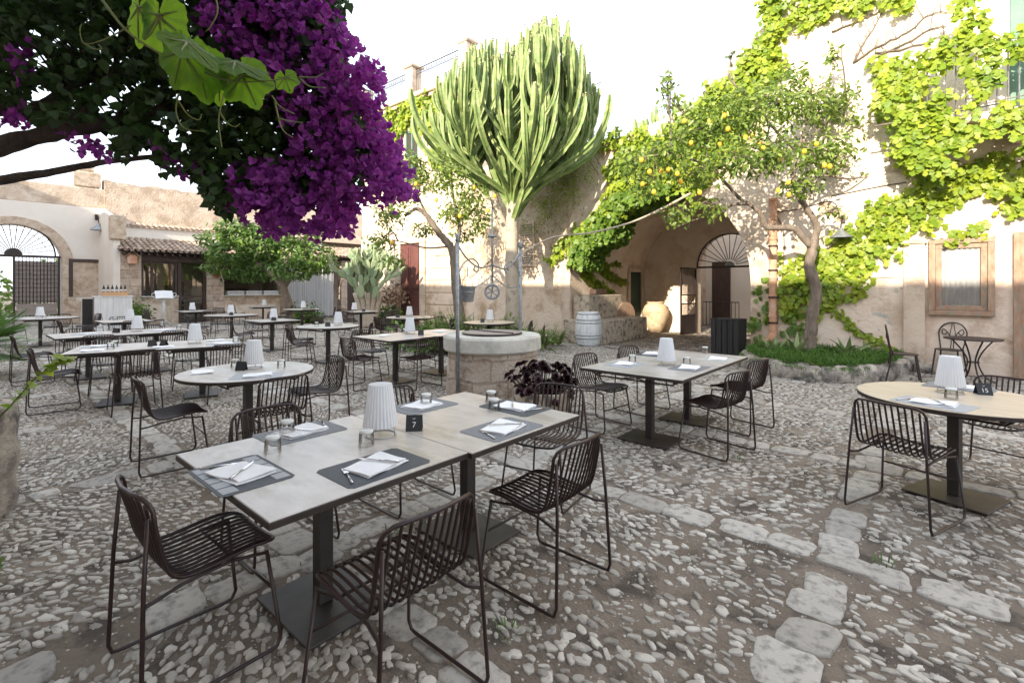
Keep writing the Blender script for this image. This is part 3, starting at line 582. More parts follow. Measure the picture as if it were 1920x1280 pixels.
# shop window and door frames of the kiosk
w = MB().box(UK-.22, UK-.1, v1+.02, v1+.1, 1.181, 2.62).box(UK-.22, UK-.1, v2-.1, v2-.02, 1.181, 2.62).box(UK-.22, UK-.1, v1+.1, v2-.1, 2.54, 2.62).box(UK-.22, UK-.1, v1+.35, v1+.43, 1.181, 2.54).build('window', m_darkwood, lr)
MB().quad((UK-.16, v1+.1, 1.18), (UK-.16, v2-.1, 1.18), (UK-.16, v2-.1, 2.54), (UK-.16, v1+.1, 2.54)).build('pane', m_pane, w)
d = MB().box(UK-.22, UK-.08, v2-.001, v2+.12, 0, 2.62).box(UK-.22, UK-.08, v3-.12, v3-.001, 0, 2.62).box(UK-.2, UK-.1, v2+.12, v3-.12, 1.1, 1.16).box(UK-.2, UK-.1, v2+.12, v3-.12, .75, .8).build('door', m_darkwood, lr)
MB().quad((UK-.15, v2+.12, 0), (UK-.15, v3-.12, 0), (UK-.15, v3-.12, 2.62), (UK-.15, v2+.12, 2.62)).build('pane', m_pane, d)
MB().box(UA+.002, UK-.5, v5+.3, v5+.4, 0, 3).box(UA+.002, UA+.05, 4.56, v5+.3, 0, 3.2).build('inner_wall', m_pinkplaster, lr)
MB().box(UA+.06, UK-.4, 4.56, v5+.3, 3.0, 3.1).build('ceiling', m_darkwood, lr)
for a, b, h, nm, mt in ((v1+.1, v2-.1, 1.9, 'shelf', m_greywood), (v2+.2, v3-.1, 1.7, 'cabinet', m_darkwood), (v4+.4, v5-.4, 2.0, 'shelf', m_greywood)):
    s_ = MB()
    for q in range(5): s_.box(UA+.1, UA+.5, a, b, .3+q*h/5, .34+q*h/5)
    s_.box(UA+.07, UA+.1, a, b, 0, h+.1); s_.build(nm, mt, lr)
# porch further right: picture wall, dark door, stone pier
w0, w1 = K(598), K(690)
MB().box(UA+.8, UA+.85, v5+1.6, w1+2.5, 0, 3.1).build('porch_wall', m_pinkplaster, lr)
q0, q1 = onu(596, 500, UA+.85).y, onu(632, 500, UA+.85).y
MB().box(UA+.851, UA+.9, q0, q1, 1.4, 2.75, .01).build('old_mural', m_rough, lr)
a, b = K(640), K(651); MB().box(UK-.4, UK, a, b, 0, 3.0, .02).build('stone_pier', m_stone, lr)
MB().box(UK-.38, UK-.3, b, K(674), 0, 2.9).build('porch_door', m_darkwood, lr); MB().box(UK-.35, UK, K(674), K(720), 0, 3.0).build('porch_end_wall', m_pinkplaster, lr)
MB().box(UK-.25, UK-.05, v5+1.6, K(720), 3.0, 3.15).build('porch_beam', m_darkwood, lr)
def tiles(name, y0, y1, xe, ze, xr, zr, parent, nrow=None, w=.21):
    mb = MB(); rr = []; n = int((y1-y0)/w); Ls = math.hypot(xr-xe, zr-ze); nr = nrow or max(1, int(Ls/.34)); 
    for i in range(n):
        for j in range(nr):
            t0 = j/nr; t1 = min(1.02, (j+1.25)/nr); yc = y0+(i+.5)*w+random.gauss(0, .006)
            for kind in (0, 1):
                yy = yc+(0 if kind == 0 else w/2); up = 1 if kind == 0 else -1
                k = len(mb.v); ns = 6; lift = (.05 if kind == 0 else .03)
                dz0 = .03+random.gauss(0, .006); dz1 = .0+random.gauss(0, .004)
                for t, dz, rad in ((t0, dz0, .085), (t1, dz1, .072)):
                    for s in range(ns+1):
                        a = math.pi*s/ns; mb.v.append((xe+(xr-xe)*t, yy+rad*math.cos(a), ze+(zr-ze)*t+dz+lift+up*rad*.75*math.sin(a)*(1 if kind == 0 else .6)))
                v = random.random()
                for s in range(ns): mb.f.append((k+s, k+s+1, k+ns+2+s, k+ns+1+s)); rr.append(v)
                if kind == 0:  # visible thickness at the mouth
                    k2 = len(mb.v)
                    for s in range(ns+1): a = math.pi*s/ns; x_, y_, z_ = mb.v[k+s]; mb.v.append((x_+.002, yy+.067*math.cos(a), z_-.016))
                    for s in range(ns): mb.f.append((k+s+1, k+s, k2+s, k2+s+1)); rr.append(v)
    return mb.build(name, m_tile, parent, smooth=False, rnd=rr)
MB().box(UK-.4, UK+.12, 4.25, 4.72, 3.45, 4.42, .03).build('corner_stone', m_rubble, lr)
tiles('roof', 4.45, v5+2.0, UK+.38, 2.98, UK-1.6, 3.62, lr)
MB().quad((UK+.36, 4.46, 2.97), (UK+.36, v5+2, 2.97), (UK-1.6, v5+2, 3.61), (UK-1.6, 4.46, 3.61)).build('roof_boards', m_darkwood, lr)
rf = MB()
for i in range(26): y = 4.6+i*.27; rf.box(UK-.1, UK+.3, y, y+.07, 2.86, 2.95)
rf.build('rafter_ends', m_darkwood, lr)
MB().box(UK-1.75, UK-1.6, 4.56, v5+3, 3.5, 4.12).build('roof_upstand', m_white, lr)
tiles('coping', 4.6, v5+3, UK-1.5, 4.12, UK-1.95, 4.3, lr, 1)
MB().quad((UK-1.75, 4.56, 4.13), (UK-1.75, 22, 4.13), (UA-.01, 22, 4.4), (UA-.01, 4.56, 4.4)).build('rear_roof', m_tile, lr, rnd=[.5])
tiles('porch_roof', v5+2.0, w1+1.5, UK+.45, 3.12, UK-1.6, 3.75, lr)
MB().quad((UK+.43, v5+2.01, 3.11), (UK+.43, w1+1.5, 3.11), (UK-1.6, w1+1.5, 3.74), (UK-1.6, v5+2.01, 3.74)).build('porch_roof_boards', m_darkwood, lr)
# small opening with dark frame in the return wall
q = onu(172, 520, UA); MB().box(UA+.002, UA+.08, q.y-.75, q.y-.62, 1.15, 2.75).box(UA+.002, UA+.08, q.y+.25, q.y+.38, 1.15, 2.75).box(UA+.002, UA+.08, q.y-.62, q.y+.25, 2.62, 2.75).build('window_frame', m_darkwood, lr)
MB().box(UA+.002, UA+.03, q.y-.62, q.y+.25, 1.15, 2.62).build('wall_recess', m_rubble, lr)
p = onu(178, 428, UA+.3); cone_lamp((UA+.45, p.y+.1, p.z), R(90), 'brown cone wall lamp on the white wall by the gateway', 1.5)
# reed screen, birdhouse lantern, clay plaque, planters
rs = MB(); rr = []
ya, yb = v5+.2, v5+2.6; i = 0; y = ya
while y < yb: z = 2.8+random.gauss(0, .03); rs.tube([(UK+.35+random.gauss(0, .008), y, .02), (UK+.35+random.gauss(0, .008), y+random.gauss(0, .01), z)], .011, 5); rr += [random.random()]*7; y += .021
tag(rs.build('reed_screen', m_reed, rnd=rr), 'tall pale reed screen standing right of the fig tree', 'screen').location = (0, 0, 0)
p = onu(247, 486, UK+.1); bh = thing('lantern_box', 'small rusty lantern box with pitched lid on the kiosk pier', 'lantern', (UK+.002, p.y, p.z-.18))
MB().prism([(-.13, 0), (.13, 0), (.17, .28), (0, .44), (-.17, .28)], 0, .22, 'x').build('body', m_terra, bh); MB().prism([(-.24, .26), (0, .48), (.24, .26), (.24, .3), (0, .54), (-.24, .3)], -.0, .26, 'x').build('lid', m_oldwood, bh)
p = onu(407, 515, UK); tag(MB().lathe([(.15, 0), (.15, .03), (.1, .05), (.03, .055)], 16).build('clay_plaque', m_redclay), 'round red clay plaque on the stone pier', 'plaque').location = p+Vector((.001, 0, 0)); bpy.data.objects['clay_plaque'].rotation_euler = (0, R(90), 0)
for i in range(3):
    a = v4+.15+i*.8; t_ = thing('plate_crate', ['left white crate of dishes on the service counter', 'middle white crate of dishes on the service counter', 'right white crate of dishes on the service counter'][i], 'crate', (UK-.15, a, 1.181), 0, 'white crates on the counter')
    MB().box(-.2, .2, 0, .7, 0, .1, .01).box(-.205, .205, -.005, .705, .08, .1).build('crate', m_whitewood, t_); MB().box(-.19, .19, .01, .69, .112, .19, .01).build('upper_crate', m_whitewood, t_)
# gateway fanlight and gate on the left
fl = thing('gateway_fanlight', 'iron sunburst fanlight over the left gateway', 'fanlight', (UA-.3, HV, HS-.1))
m = MB(); RR = 1.24
m.tube([(0, y, z) for y, z in arch_pts(0, RR, 0, 28)], .03, 5)
for i in range(1, 17): a = math.pi*i/17; m.tube([(0, .22*math.cos(a), .22*math.sin(a)), (0, RR*math.cos(a), RR*math.sin(a))], .014, 4).ball((0, RR*.8*math.cos(a), RR*.8*math.sin(a)), .03, n=6, m=4)
m.build('bars', m_iron, fl); MB().prism(arch_pts(0, .26, 0, 12), -.02, .02, 'x').build('hub', m_iron, fl); MB().box(-.04, .04, -1.4, 1.4, -.1, 0).build('transom', m_iron, fl)
gt = thing('yard_gate', 'black iron mesh gate with reed backing and wooden board', 'gate', (UA-.25, HV-.02, 0))
w_ = 1.4; m = MB().box(-.03, .03, 0, .07, .2, 2.84).box(-.03, .03, w_-.07, w_, .2, 2.84).box(-.03, .03, .07, w_-.07, 2.77, 2.84).box(-.03, .03, .07, w_-.07, .2, .27); m.build('frame', m_iron, gt)
m = MB()
for i in range(1, 12): m.tube([(.0, .07+i*.105, .27), (0, .07+i*.105, 2.77)], .012, 4)
for i in range(1, 14): m.tube([(.012, .07, .27+i*.18), (.012, w_-.07, .27+i*.18)], .008, 4)
m.build('bars', m_iron, gt)
MB().box(-.05, -.035, .07, w_-.07, .9, 2.6).build('reed_backing', m_greywood, gt); MB().box(.03, .07, .1, w_-.1, .42, .64).box(.03, .07, .1, w_-.1, .65, .88).build('wooden_board', m_greywood, gt)
MB().box(-.03, .03, -1.38, -1.31, 0, 2.84).build('post', m_iron, gt)
# behind the gateway: parked car, hedge, building edge
car = thing('parked_car', 'pale parked car beyond the left gateway', 'car', (UA-7, -1.0, 0), R(90))
bd = [(-2.1, .35), (-2.15, .8), (-1.95, .98), (-1.15, 1.05), (-.6, 1.48), (.9, 1.5), (1.6, 1.06), (2.1, .95), (2.15, .4), (1.9, .3), (-1.9, .3)]
MB().prism(bd, -.85, .85).build('body', m_carp, car); MB().prism([(-.98, 1.06), (-.55, 1.42), (.85, 1.44), (1.4, 1.06)], -.86, .86).build('windows', m_black, car)
for x in (-1.35, 1.35):
    for y in (-.82, .82):
        w = MB().prism([(x+.33*math.cos(i*.39), .33+.33*math.sin(i*.39)) for i in range(16)], y-.1, y+.1).build('wheel', m_rubber, car); MB().prism([(x+.2*math.cos(i*.39), .33+.2*math.sin(i*.39)) for i in range(16)], y-.105, y+.105).build('rim', m_steel, w)
n = 2600; P = np.stack([rng.uniform(-37.6, -36, n), rng.uniform(-14, 6, n), rng.uniform(0, 3.2, n)], 1); P[:, 2] *= (.8+.2*np.sin(P[:, 1]*2)); 
tag(scatter('hedge', HEARTL, P, rdir(n)+[.4, 0, .5], rdir(n)-[0, 0, .6], rng.uniform(.2, .34, n), m_hedge), 'light green hedge far beyond the left gateway', 'hedge')
# the building behind the camera that shades the courtyard
sb = thing('house_behind', 'tall cream house closing the courtyard behind the viewer', 'house', (0, 0, 0))
MB().box(-40, 16, -9.5, -4.2, 0, 8.0).build('wall', m_pinkplaster, sb); MB().box(-40, -27, -9.4, -4.25, 8.2, 9.9).build('added_shade_block', m_pinkplaster, sb); MB().box(-40.2, 16.2, -9.7, -4.0, 8.001, 8.15).build('roof', m_tile, sb, rnd=[.5]*6)  # raised left box is added to keep the gateway side in shade
# ================= wire chair (faces local +y)
def make_chair():
    t = thing('wire_chair', 'brown wire chair', 'chair', (0, 0, 0))
    def prof(x, s):   # s 0..1 from the seat front over the bend to the back top
        q = abs(x)/.205
        P = [(.235, .435), (.20, .452), (.10, .450), (-.02, .436), (-.10, .432), (-.155, .452), (-.19, .51), (-.22, .60), (-.25, .70), (-.275, .785)]
        return P
    def shell(x, y, z):  # the shell is hollow: edges ride up and forward
        q = (abs(x)/.21)**2; back = min(1, max(0, (z-.46)/.3)); return (x, y+.035*q*back, z+.014*q*(1-back))
    prof0 = spline([(0, y, z) for y, z in prof(0, 0)], 3)
    def rod(x, i0, i1): return [shell(x, p.y, p.z) for p in prof0[i0:i1]]
    n = len(prof0); mid = 15
    xs = [-.18+.036*i for i in range(11)]
    ms, mb_ = MB(), MB()
    for x in xs:
        q = abs(x)/.2; a = 1 if q < .8 else 2; e = n if q < .8 else n-1
        ms.tube(rod(x, a-1 if q < .8 else a, mid+1), .0064, 6); mb_.tube(rod(x, mid, e), .0064, 6)
    ms.build('seat', m_chair, t, smooth=True); mb_.build('backrest', m_chair, t, smooth=True)
    # closed rim: front edge, sides, rounded top
    hw = .212; rim = []
    L_ = [shell(hw, p.y, p.z) for p in prof0[5:n-4]]
    front = [shell(x, y, z) for x, y, z in ((-.209, .175, .449), (-.198, .21, .444), (-.172, .231, .438), (-.14, .237, .436), (-.07, .238, .435), (0, .238, .435), (.07, .238, .435), (.14, .237, .436), (.172, .231, .438), (.198, .21, .444), (.209, .175, .449))]
    topz = prof0[-1]; top_ = [shell(hw*c, topz.y+dy, topz.z-dz) for c, dy, dz in ((.985, .022, .055), (.93, .012, .025), (.8, .004, .006), (.5, 0, 0), (0, 0, 0), (-.5, 0, 0), (-.8, .004, .006), (-.93, .012, .025), (-.985, .022, .055))]
    Rr = [(-x, y, z) for x, y, z in reversed(L_)]
    MB().tube(front+L_+top_+Rr, .0088, 6, closed=True).build('rim', m_chair, t, smooth=True)
    for s in (-1, 1):
        p = [(s*.208, -.238, .71), (s*.225, -.255, .45), (s*.25, -.268, .05), (s*.252, -.255, .012), (s*.252, -.225, .0085), (s*.25, 0, .0085), (s*.248, .19, .0085), (s*.248, .215, .014), (s*.245, .232, .05), (s*.215, .185, .425)]
        MB().tube(p, .0082, 6).tube([(s*.227, -.257, .40), (s*.2, -.2, .398), (s*.188, -.12, .412), (s*.19, .05, .428), (s*.214, .18, .418)], .0075, 6).build('leg', m_chair, t, smooth=True)
    MB().tube([(-.205, .06, .43), (0, .06, .435), (.205, .06, .43)], .0065, 5).tube([(-.232, .212, .25), (.232, .212, .25)], .0065, 5).build('crossbar', m_chair, t, smooth=True)
    return t
CH = make_chair(); ch_n = 0
def chair(X, Z, f, label, group):
    global ch_n
    f = {'u': (CA, -SA), '-u': (-CA, SA), 'v': (SA, CA), '-v': (-SA, -CA)}.get(f, f) if isinstance(f, str) else f
    w = W(X, Z); d = D(*f); rz = face(d)+random.gauss(0, .025)
    w.z = .014
    if ch_n == 0: CH.location = w; CH.rotation_euler = (0, 0, rz); CH['label'] = label; CH['group'] = group
    else: dup(CH, w, rz, label, group)
    ch_n += 1
# ================= tables
HT = .74
def rtable():
    t = thing('bistro_table', 'x', 'table', (0, 0, 0))      # 1.07 along x, .97 along y
    MB().box(-.533, .533, -.483, .483, HT-.006, HT, .003).build('tabletop', m_top, t)
    MB().box(-.535, .535, -.485, .485, HT-.032, HT-.0062, .002).build('edge', m_tedge, t)
    MB().box(-.42, -.39, -.34, .34, HT-.075, HT-.0325).box(.39, .42, -.34, .34, HT-.075, HT-.0325).box(-.39, .39, -.02, .02, HT-.07, HT-.0325).build('under_frame', m_tbase, t)
    MB().tube([(-.46, -.40, HT-.033), (-.40, -.36, HT-.085), (.40, -.36, HT-.085), (.46, -.40, HT-.033)], .008, 6).tube([(-.46, .40, HT-.033), (-.40, .36, HT-.085), (.40, .36, HT-.085), (.46, .40, HT-.033)], .008, 6).build('rail', m_tbase, t)
    MB().box(-.035, .035, -.035, .035, .013, HT-.033, .004).build('column', m_tbase, t); MB().box(-.27, .27, -.21, .21, 0, .0125, .003).build('base_plate', m_tbase, t)
    return t
def otable(r, top, oval=1):
    t = thing('round_table', 'x', 'table', (0, 0, 0))
    MB().lathe([(r-.004, HT-.0065), (r-.001, HT-.003), (r-.003, HT)], 64).build('tabletop', top, t); MB().lathe([(r-.01, HT-.032), (r, HT-.03), (r, HT-.0068)], 64).build('edge', m_tedge, t)
    MB().box(-.36, -.33, -.3, .3, HT-.075, HT-.0325).box(.33, .36, -.3, .3, HT-.075, HT-.0325).build('under_frame', m_tbase, t)
    MB().tube([(-.42, -.33, HT-.033), (-.36, -.3, HT-.085), (.36, -.3, HT-.085), (.42, -.33, HT-.033)], .008, 6).tube([(-.42, .33, HT-.033), (-.36, .3, HT-.085), (.36, .3, HT-.085), (.42, .33, HT-.033)], .008, 6).build('rail', m_tbase, t)
    MB().box(-.035, .035, -.035, .035, .013, HT-.033, .004).build('column', m_tbase, t); MB().box(-.25, .25, -.22, .22, 0, .0125, .003).build('base_plate', m_tbase, t)
    return t
RT = rtable(); rt_n = 0; OT = {}
TZ = .012
def rect(X, Z, ang, label, group='rectangular tables'):
    """ang: camera-space direction of the table's short axis pair partner"""
    global rt_n
    w = W(X, Z); w.z = TZ; rz = face(D(*ang))
    if rt_n == 0: RT.location = w; RT.rotation_euler = (0, 0, rz); RT['label'] = label; RT['group'] = group; r = RT
    else: r = dup(RT, w, rz, label, group)
    rt_n += 1; return r
def rnd_t(X, Z, r, label, top=m_top, ang=(SA, CA)):
    w = W(X, Z); w.z = TZ; rz = face(D(*ang))
    key = (r, top.name)
    if key not in OT: o = OT[key] = otable(r, top); o.location = w; o.rotation_euler = (0, 0, rz); o['label'] = label; o['group'] = 'round tables'
    else: o = dup(OT[key], w, rz, label, 'round tables')
    return o
TT = HT+TZ   # height of every table top
# ---- table lamp, tumbler, napkin, cutlery, card
def make_lamp():
    t = thing('table_lamp', 'x', 'table lamp'); m = MB(); n = 56
    for i in range(n):
        a = 2*math.pi*i/n; q = 1 if i % 2 else .955
        m.v += [(.096*q*math.cos(a), .096*q*math.sin(a), .055), (.064*q*math.cos(a), .064*q*math.sin(a), .285)]
    for i in range(n): j = (i+1) % n; m.f.append((2*i, 2*j, 2*j+1, 2*i+1))
    m.f.append(tuple(2*i+1 for i in range(n))); m.build('lamp_shade', m_shade, t)
    m = MB().tube([(.085*math.cos(i*.314), .085*math.sin(i*.314), .004) for i in range(20)], .0035, 5, closed=True).tube([(.09*math.cos(i*.314), .09*math.sin(i*.314), .054) for i in range(20)], .0025, 5, closed=True)
    for i in range(3): a = i*2.094+.5; m.tube([(.085*math.cos(a), .085*math.sin(a), .004), (.088*math.cos(a), .088*math.sin(a), .06)], .003, 5)
    m.build('wire_base', m_wire, t, smooth=True)
    MB().lathe([(.028, .06), (.03, .11), (.012, .115), (.012, .16)], 12).build('light_unit', m_white, t)
    return t
def make_glass():
    t = thing('tumbler', 'x', 'glass')
    MB().lathe([(.041, 0), (.0405, .002), (.037, .058), (.035, .07)], 20, cap=False).build('glass_wall', m_glass, t, smooth=True)
    MB().lathe([(.028, .062), (.034, .066), (.0345, .078), (.028, .083)], 20).build('glass_base', m_glassb, t, smooth=True); return t
def make_napkin():
    t = thing('napkin', 'x', 'napkin')
    for i, (nm, c, s, z) in enumerate((('lower_fold', .003, .122, .004), ('upper_fold', 0, .118, .010))):
        m = MB(); n = 8; k = 0
        for yy in range(n+1):
            for xx in range(n+1):
                x = -s+2*s*xx/n; y = -s*.72+2*s*.72*yy/n; m.v.append((x+c, y+.012*i*math.sin(x*20), z+.0022*math.sin(x*40+y*30+i)+.0035*(xx/n)*(i)))
        for yy in range(n):
            for xx in range(n): a = yy*(n+1)+xx; m.f.append((a, a+1, a+n+2, a+n+1))
        N = len(m.v); m.v += [(x, y, z_-.0045) for x, y, z_ in m.v]; m.f += [tuple(N+q for q in reversed(f)) for f in list(m.f)]
        bo = [i_ for i_ in range(n+1)]+[(n+1)*i_+n for i_ in range(1, n+1)]+[(n+1)*n+i_ for i_ in range(n-1, -1, -1)]+[(n+1)*i_ for i_ in range(n-1, 0, -1)]
        for q in range(len(bo)): a, b = bo[q], bo[(q+1) % len(bo)]; m.f.append((b, a, N+a, N+b))
        m.build(nm, m_napkin, t, smooth=True, sharp=50)
    return t
def make_fork():
    t = thing('fork', 'x', 'fork'); m = MB(); m.tube([(0, -.09, .004), (0, -.02, .006), (0, .03, .004)], [.006, .0035, .004], 6); m.build('handle', m_steel, t, smooth=True)
    m = MB().box(-.011, .011, .03, .055, .003, .006, .001)
    for i in range(4): m.box(-.011+i*.0064, -.011+i*.0064+.0028, .055, .095, .003, .0055)
    m.build('tines', m_steel, t); return t
def make_knife():
    t = thing('knife', 'x', 'knife'); MB().tube([(0, -.1, .006), (0, -.04, .006), (0, 0, .005)], [.0065, .0055, .004], 6).build('handle', m_steel, t, smooth=True)
    MB().prism([(-.005, 0), (.006, 0), (.008, .06), (.004, .1), (-.005, .105)], .004, .006, 'z').build('blade', m_steel, t); return t
def make_mat(kind):
    m = {'slate': m_mat1, 'grey': m_mat2, 'patch': m_mat1, 'pale': m_mat3, 'beige': m_mat4, 'dot': m_mat2}[kind]
    t = thing('placemat', 'x', 'placemat'); c = .02; x, y = .215, .15
    P = [(-x+c, -y), (x-c, -y), (x, -y+c), (x, y-c), (x-c, y), (-x+c, y), (-x, y-c), (-x, -y+c)]
    MB().prism(P, 0, .0025, 'z').build('mat', m, t)
    if kind == 'patch':
        for y_ in (-.135, .075):
            q = MB()
            for i in range(5): q.box(-.19+i*.078, -.135+i*.078+.012, y_, y_+.06, .0026, .0032)
            q.build('pale_squares', m_mat3, t)
    if kind in ('dot', 'grey'):
        q = MB()
        for i in range(12): q.box(-.2, .2, -.138+i*.024, -.136+i*.024, .0026, .0029)
        for i in range(17): q.box(-.2+i*.0245, -.198+i*.0245, -.138, .138, .0026, .0029)
        q.build('woven_lines', m_mat3, t)
    return t
def text_mesh(s, size, m, parent, name='number'):
    cu_ = bpy.data.curves.new('txt', 'FONT'); cu_.body = s; cu_.size = size; cu_.align_x = 'CENTER'; cu_.align_y = 'CENTER'; cu_.extrude = .0003
    o = bpy.data.objects.new('txt', cu_); C.objects.link(o); dg = bpy.context.evaluated_depsgraph_get(); me = bpy.data.meshes.new_from_object(o.evaluated_get(dg)); bpy.data.objects.remove(o)
    me.materials.clear(); me.materials.append(m); o = bpy.data.objects.new(name, me); C.objects.link(o); o.parent = parent; return o
def card(X, Z, f, label, num=None, s=1):
    w = W(X, Z); w.z = TT; t = thing('number_card', label, 'table card', w, face(D(*f)), 'table number cards')
    s *= 1.3; h, b, wd_ = .066*s, .028*s, .036*s
    MB().prism([(-b, 0), (0, h), (b, 0), (b-.003, 0), (0, h-.006), (-b+.003, 0)], -wd_, wd_, 'x').build('card', m_black, t)
    if num:
        a = math.atan2(h, b)
        for tx, sz, zz in ((num, .034*s, .026*s), ('N°', .011*s, .05*s)):
            o = text_mesh(tx, sz, m_print, t); o.location = (0, b*(1-zz/h)+.0008, zz); o.rotation_euler = (R(90)-(R(90)-a), 0, R(180))
    return t
PRO = {}
def put(kind, X, Z, f, label, group=None, z=0, sub=None):
    mk = {'table_lamp': make_lamp, 'tumbler': make_glass, 'napkin': make_napkin, 'fork': make_fork, 'knife': make_knife}.get(kind)
    key = (kind, sub); w = W(X, Z); w.z = TT+z; rz = face(D(*f))
    if key not in PRO: o = PRO[key] = make_mat(sub) if kind == 'placemat' else mk(); o.location = w; o.rotation_euler = (0, 0, rz); o['label'] = label; o['group'] = group or kind; return o
    return dup(PRO[key], w, rz, label, group or kind)
U_, V_ = (CA, -SA), (SA, CA); NU, NV = (-CA, SA), (-SA, -CA)
LG, GG, NG = 'pleated lamps on the tables', 'upturned tumblers on the tables', 'folded napkins on the tables'
# ---- T1, the nearest pair of tables
rect(-.94, 2.44, V_, 'nearest table, left one of the joined pair, with a patchwork mat at its end')
rect(-.285, 3.155, V_, 'grey-topped table joined to the right of the nearest table')
G1 = 'chairs round the nearest joined tables'
chair(-1.345, 2.12, 'v', 'nearest chair at the left end of the front table', G1)
chair(-.46, 1.9, '-u', 'chair cut by the bottom photo edge, back turned to the viewer', G1)
chair(.17, 2.67, '-u', 'chair on the near side of the front tables, right of the second column', G1)
chair(.25, 3.68, (-.5, -.86), 'chair at the far right end of the front tables, before the aeonium pot', G1)
chair(-1.40, 2.99, 'u', 'chair on the far side of the nearest table behind the patterned grey mat', G1)
chair(-.76, 3.62, 'u', 'chair hidden behind the large pleated lamp of the number 7 table', G1)
def setting(X, Z, f, mk, nm, cut=True, gl=None, ng=.15):
    if mk: put('placemat', X, Z, f, '%s placemat %s' % ({'slate': 'dark slate', 'grey': 'patterned grey', 'patch': 'dark patchwork', 'pale': 'pale grey', 'beige': 'beige', 'dot': 'dotted grey'}[mk], nm), 'placemats', 0, mk)
    z = .003 if mk else 0
    d = Vector(f); s = Vector((d[1], -d[0]))
    fx = (d[0]*math.cos(ng)-d[1]*math.sin(ng), d[1]*math.cos(ng)+d[0]*math.sin(ng))
    put('napkin', X, Z, fx, 'folded white napkin %s' % nm, NG, z+.001)
    if cut:
        a = random.uniform(.5, .9); put('knife', X+s.x*.02, Z+s.y*.02, (d[0]*math.cos(a)-d[1]*math.sin(a), d[1]*math.cos(a)+d[0]*math.sin(a)), 'knife on the napkin %s' % nm, 'table knives', z+.016)
        a = -.35; put('fork', X-s.x*.15-d.x*.02, Z-s.y*.15-d.y*.02, (d[0]*math.cos(a)-d[1]*math.sin(a), d[1]*math.cos(a)+d[0]*math.sin(a)), 'fork beside the napkin %s' % nm, 'table forks', z)
    if gl: put('tumbler', gl[0], gl[1], V_, 'upturned clear tumbler %s' % nm, GG, 0)
setting(-1.20, 2.17, V_, 'patch', 'at the left end of the front table', True, (-1.20, 2.46))
setting(-.63, 2.26, NU, 'slate', 'on the near side of the front table', True, (-.76, 2.56))
setting(-1.20, 2.79, U_, 'grey', 'on the far side of the front table, left of the lamp', True, (-1.26, 2.75))
setting(-.62, 3.40, U_, 'grey', 'on the far side behind the number 7 card', False, (-.60, 3.43))
setting(.02, 3.36, NV, 'slate', 'at the far right end of the front tables', True, (-.15, 3.52))
setting(-.055, 2.86, NU, 'dot', 'on the near side of the right front table', True, (-.12, 3.28))
put('table_lamp', -.735, 2.74, V_, 'largest pleated lamp, beside the number 7 card on the front table', LG)
card(-.565, 2.84, (.12, -1), 'black tent card with a white 7 beside the largest lamp', '7')
# ---- T2 pair, middle right
rect(1.42, 5.05, (.66, .75), 'near table of the middle right pair, right of the aeonium pot'); rect(2.07, 5.79, (.66, .75), 'far table of the middle right pair, nearest the black crate')
G2 = 'chairs round the middle right tables'
chair(1.0, 5.5, (.66, -.75), 'chair left of the middle right tables, right beside the aeonium pot', G2); chair(1.66, 6.22, (.66, -.75), 'chair behind the middle right tables, towards the white barrel', G2)
chair(1.95, 4.72, (-.6, .8), 'front chair on the right side of the middle right tables', G2); chair(2.52, 5.46, (-.6, .8), 'rear chair on the right side of the middle right tables', G2)
put('table_lamp', 1.62, 5.15, V_, 'pleated lamp on the middle right tables before the arch', LG)
setting(1.20, 5.22, U_, 'pale', 'on the left of the middle right tables', False, (1.32, 5.38)); setting(1.80, 4.98, NU, 'grey', 'nearest edge of the middle right tables', False, (1.86, 5.22))
setting(1.72, 6.02, U_, 'slate', 'at the far left of the middle right tables', False, (2.4, 6.1)); setting(2.34, 5.58, NU, 'beige', 'at the right end of the middle right tables', False)
# ---- T3 round right
rnd_t(3.32, 3.68, .60, 'round tan-topped table with the number 15 card at the right edge', m_topw, (.88, .5))
G3 = 'chairs at the number 15 table'
chair(2.73, 3.41, (.86, .5), 'chair left of the number 15 table, slatted back turned to the viewer', G3); chair(4.02, 4.07, (-.87, -.5), 'chair behind the number 15 table at the right edge', G3)
put('table_lamp', 3.42, 3.83, V_, 'pleated lamp on the tan number 15 table', LG); card(3.62, 3.77, (-.35, -1), 'black tent card with a white 15 on the tan round table', '15')
setting(2.98, 3.47, (.86, .5), 'pale', 'left side of the number 15 table', True, (3.24, 3.62)); setting(3.66, 4.02, (-.8, -.6), 'grey', 'far right side of the number 15 table', False)
# ---- T4 round left-centre
rnd_t(-2.6, 4.83, .60, 'round pale-topped table left of centre behind the front table')
G4 = 'chairs at the round table left of centre'
chair(-3.02, 4.36, (.70, .71), 'chair with empty seat left of the round table at centre left', G4); chair(-2.15, 4.42, (-.77, .64), 'chair with back to the viewer at the round table, behind the front table', G4); chair(-2.12, 5.3, (-.75, -.66), 'chair at the right of the round table, its back nearest the stone well', G4)
put('table_lamp', -2.62, 4.98, V_, 'pleated lamp on the round table left of centre', LG); card(-2.68, 4.86, (.1, -1), 'dark tent card by the lamp on the round table left of centre')
setting(-2.98, 4.72, (.9, .3), None, 'left edge of the round table left of centre', False, (-2.85, 5.05)); setting(-2.36, 4.55, (-.3, 1), 'pale', 'near edge of the round table left of centre', False, (-2.36, 5.02))
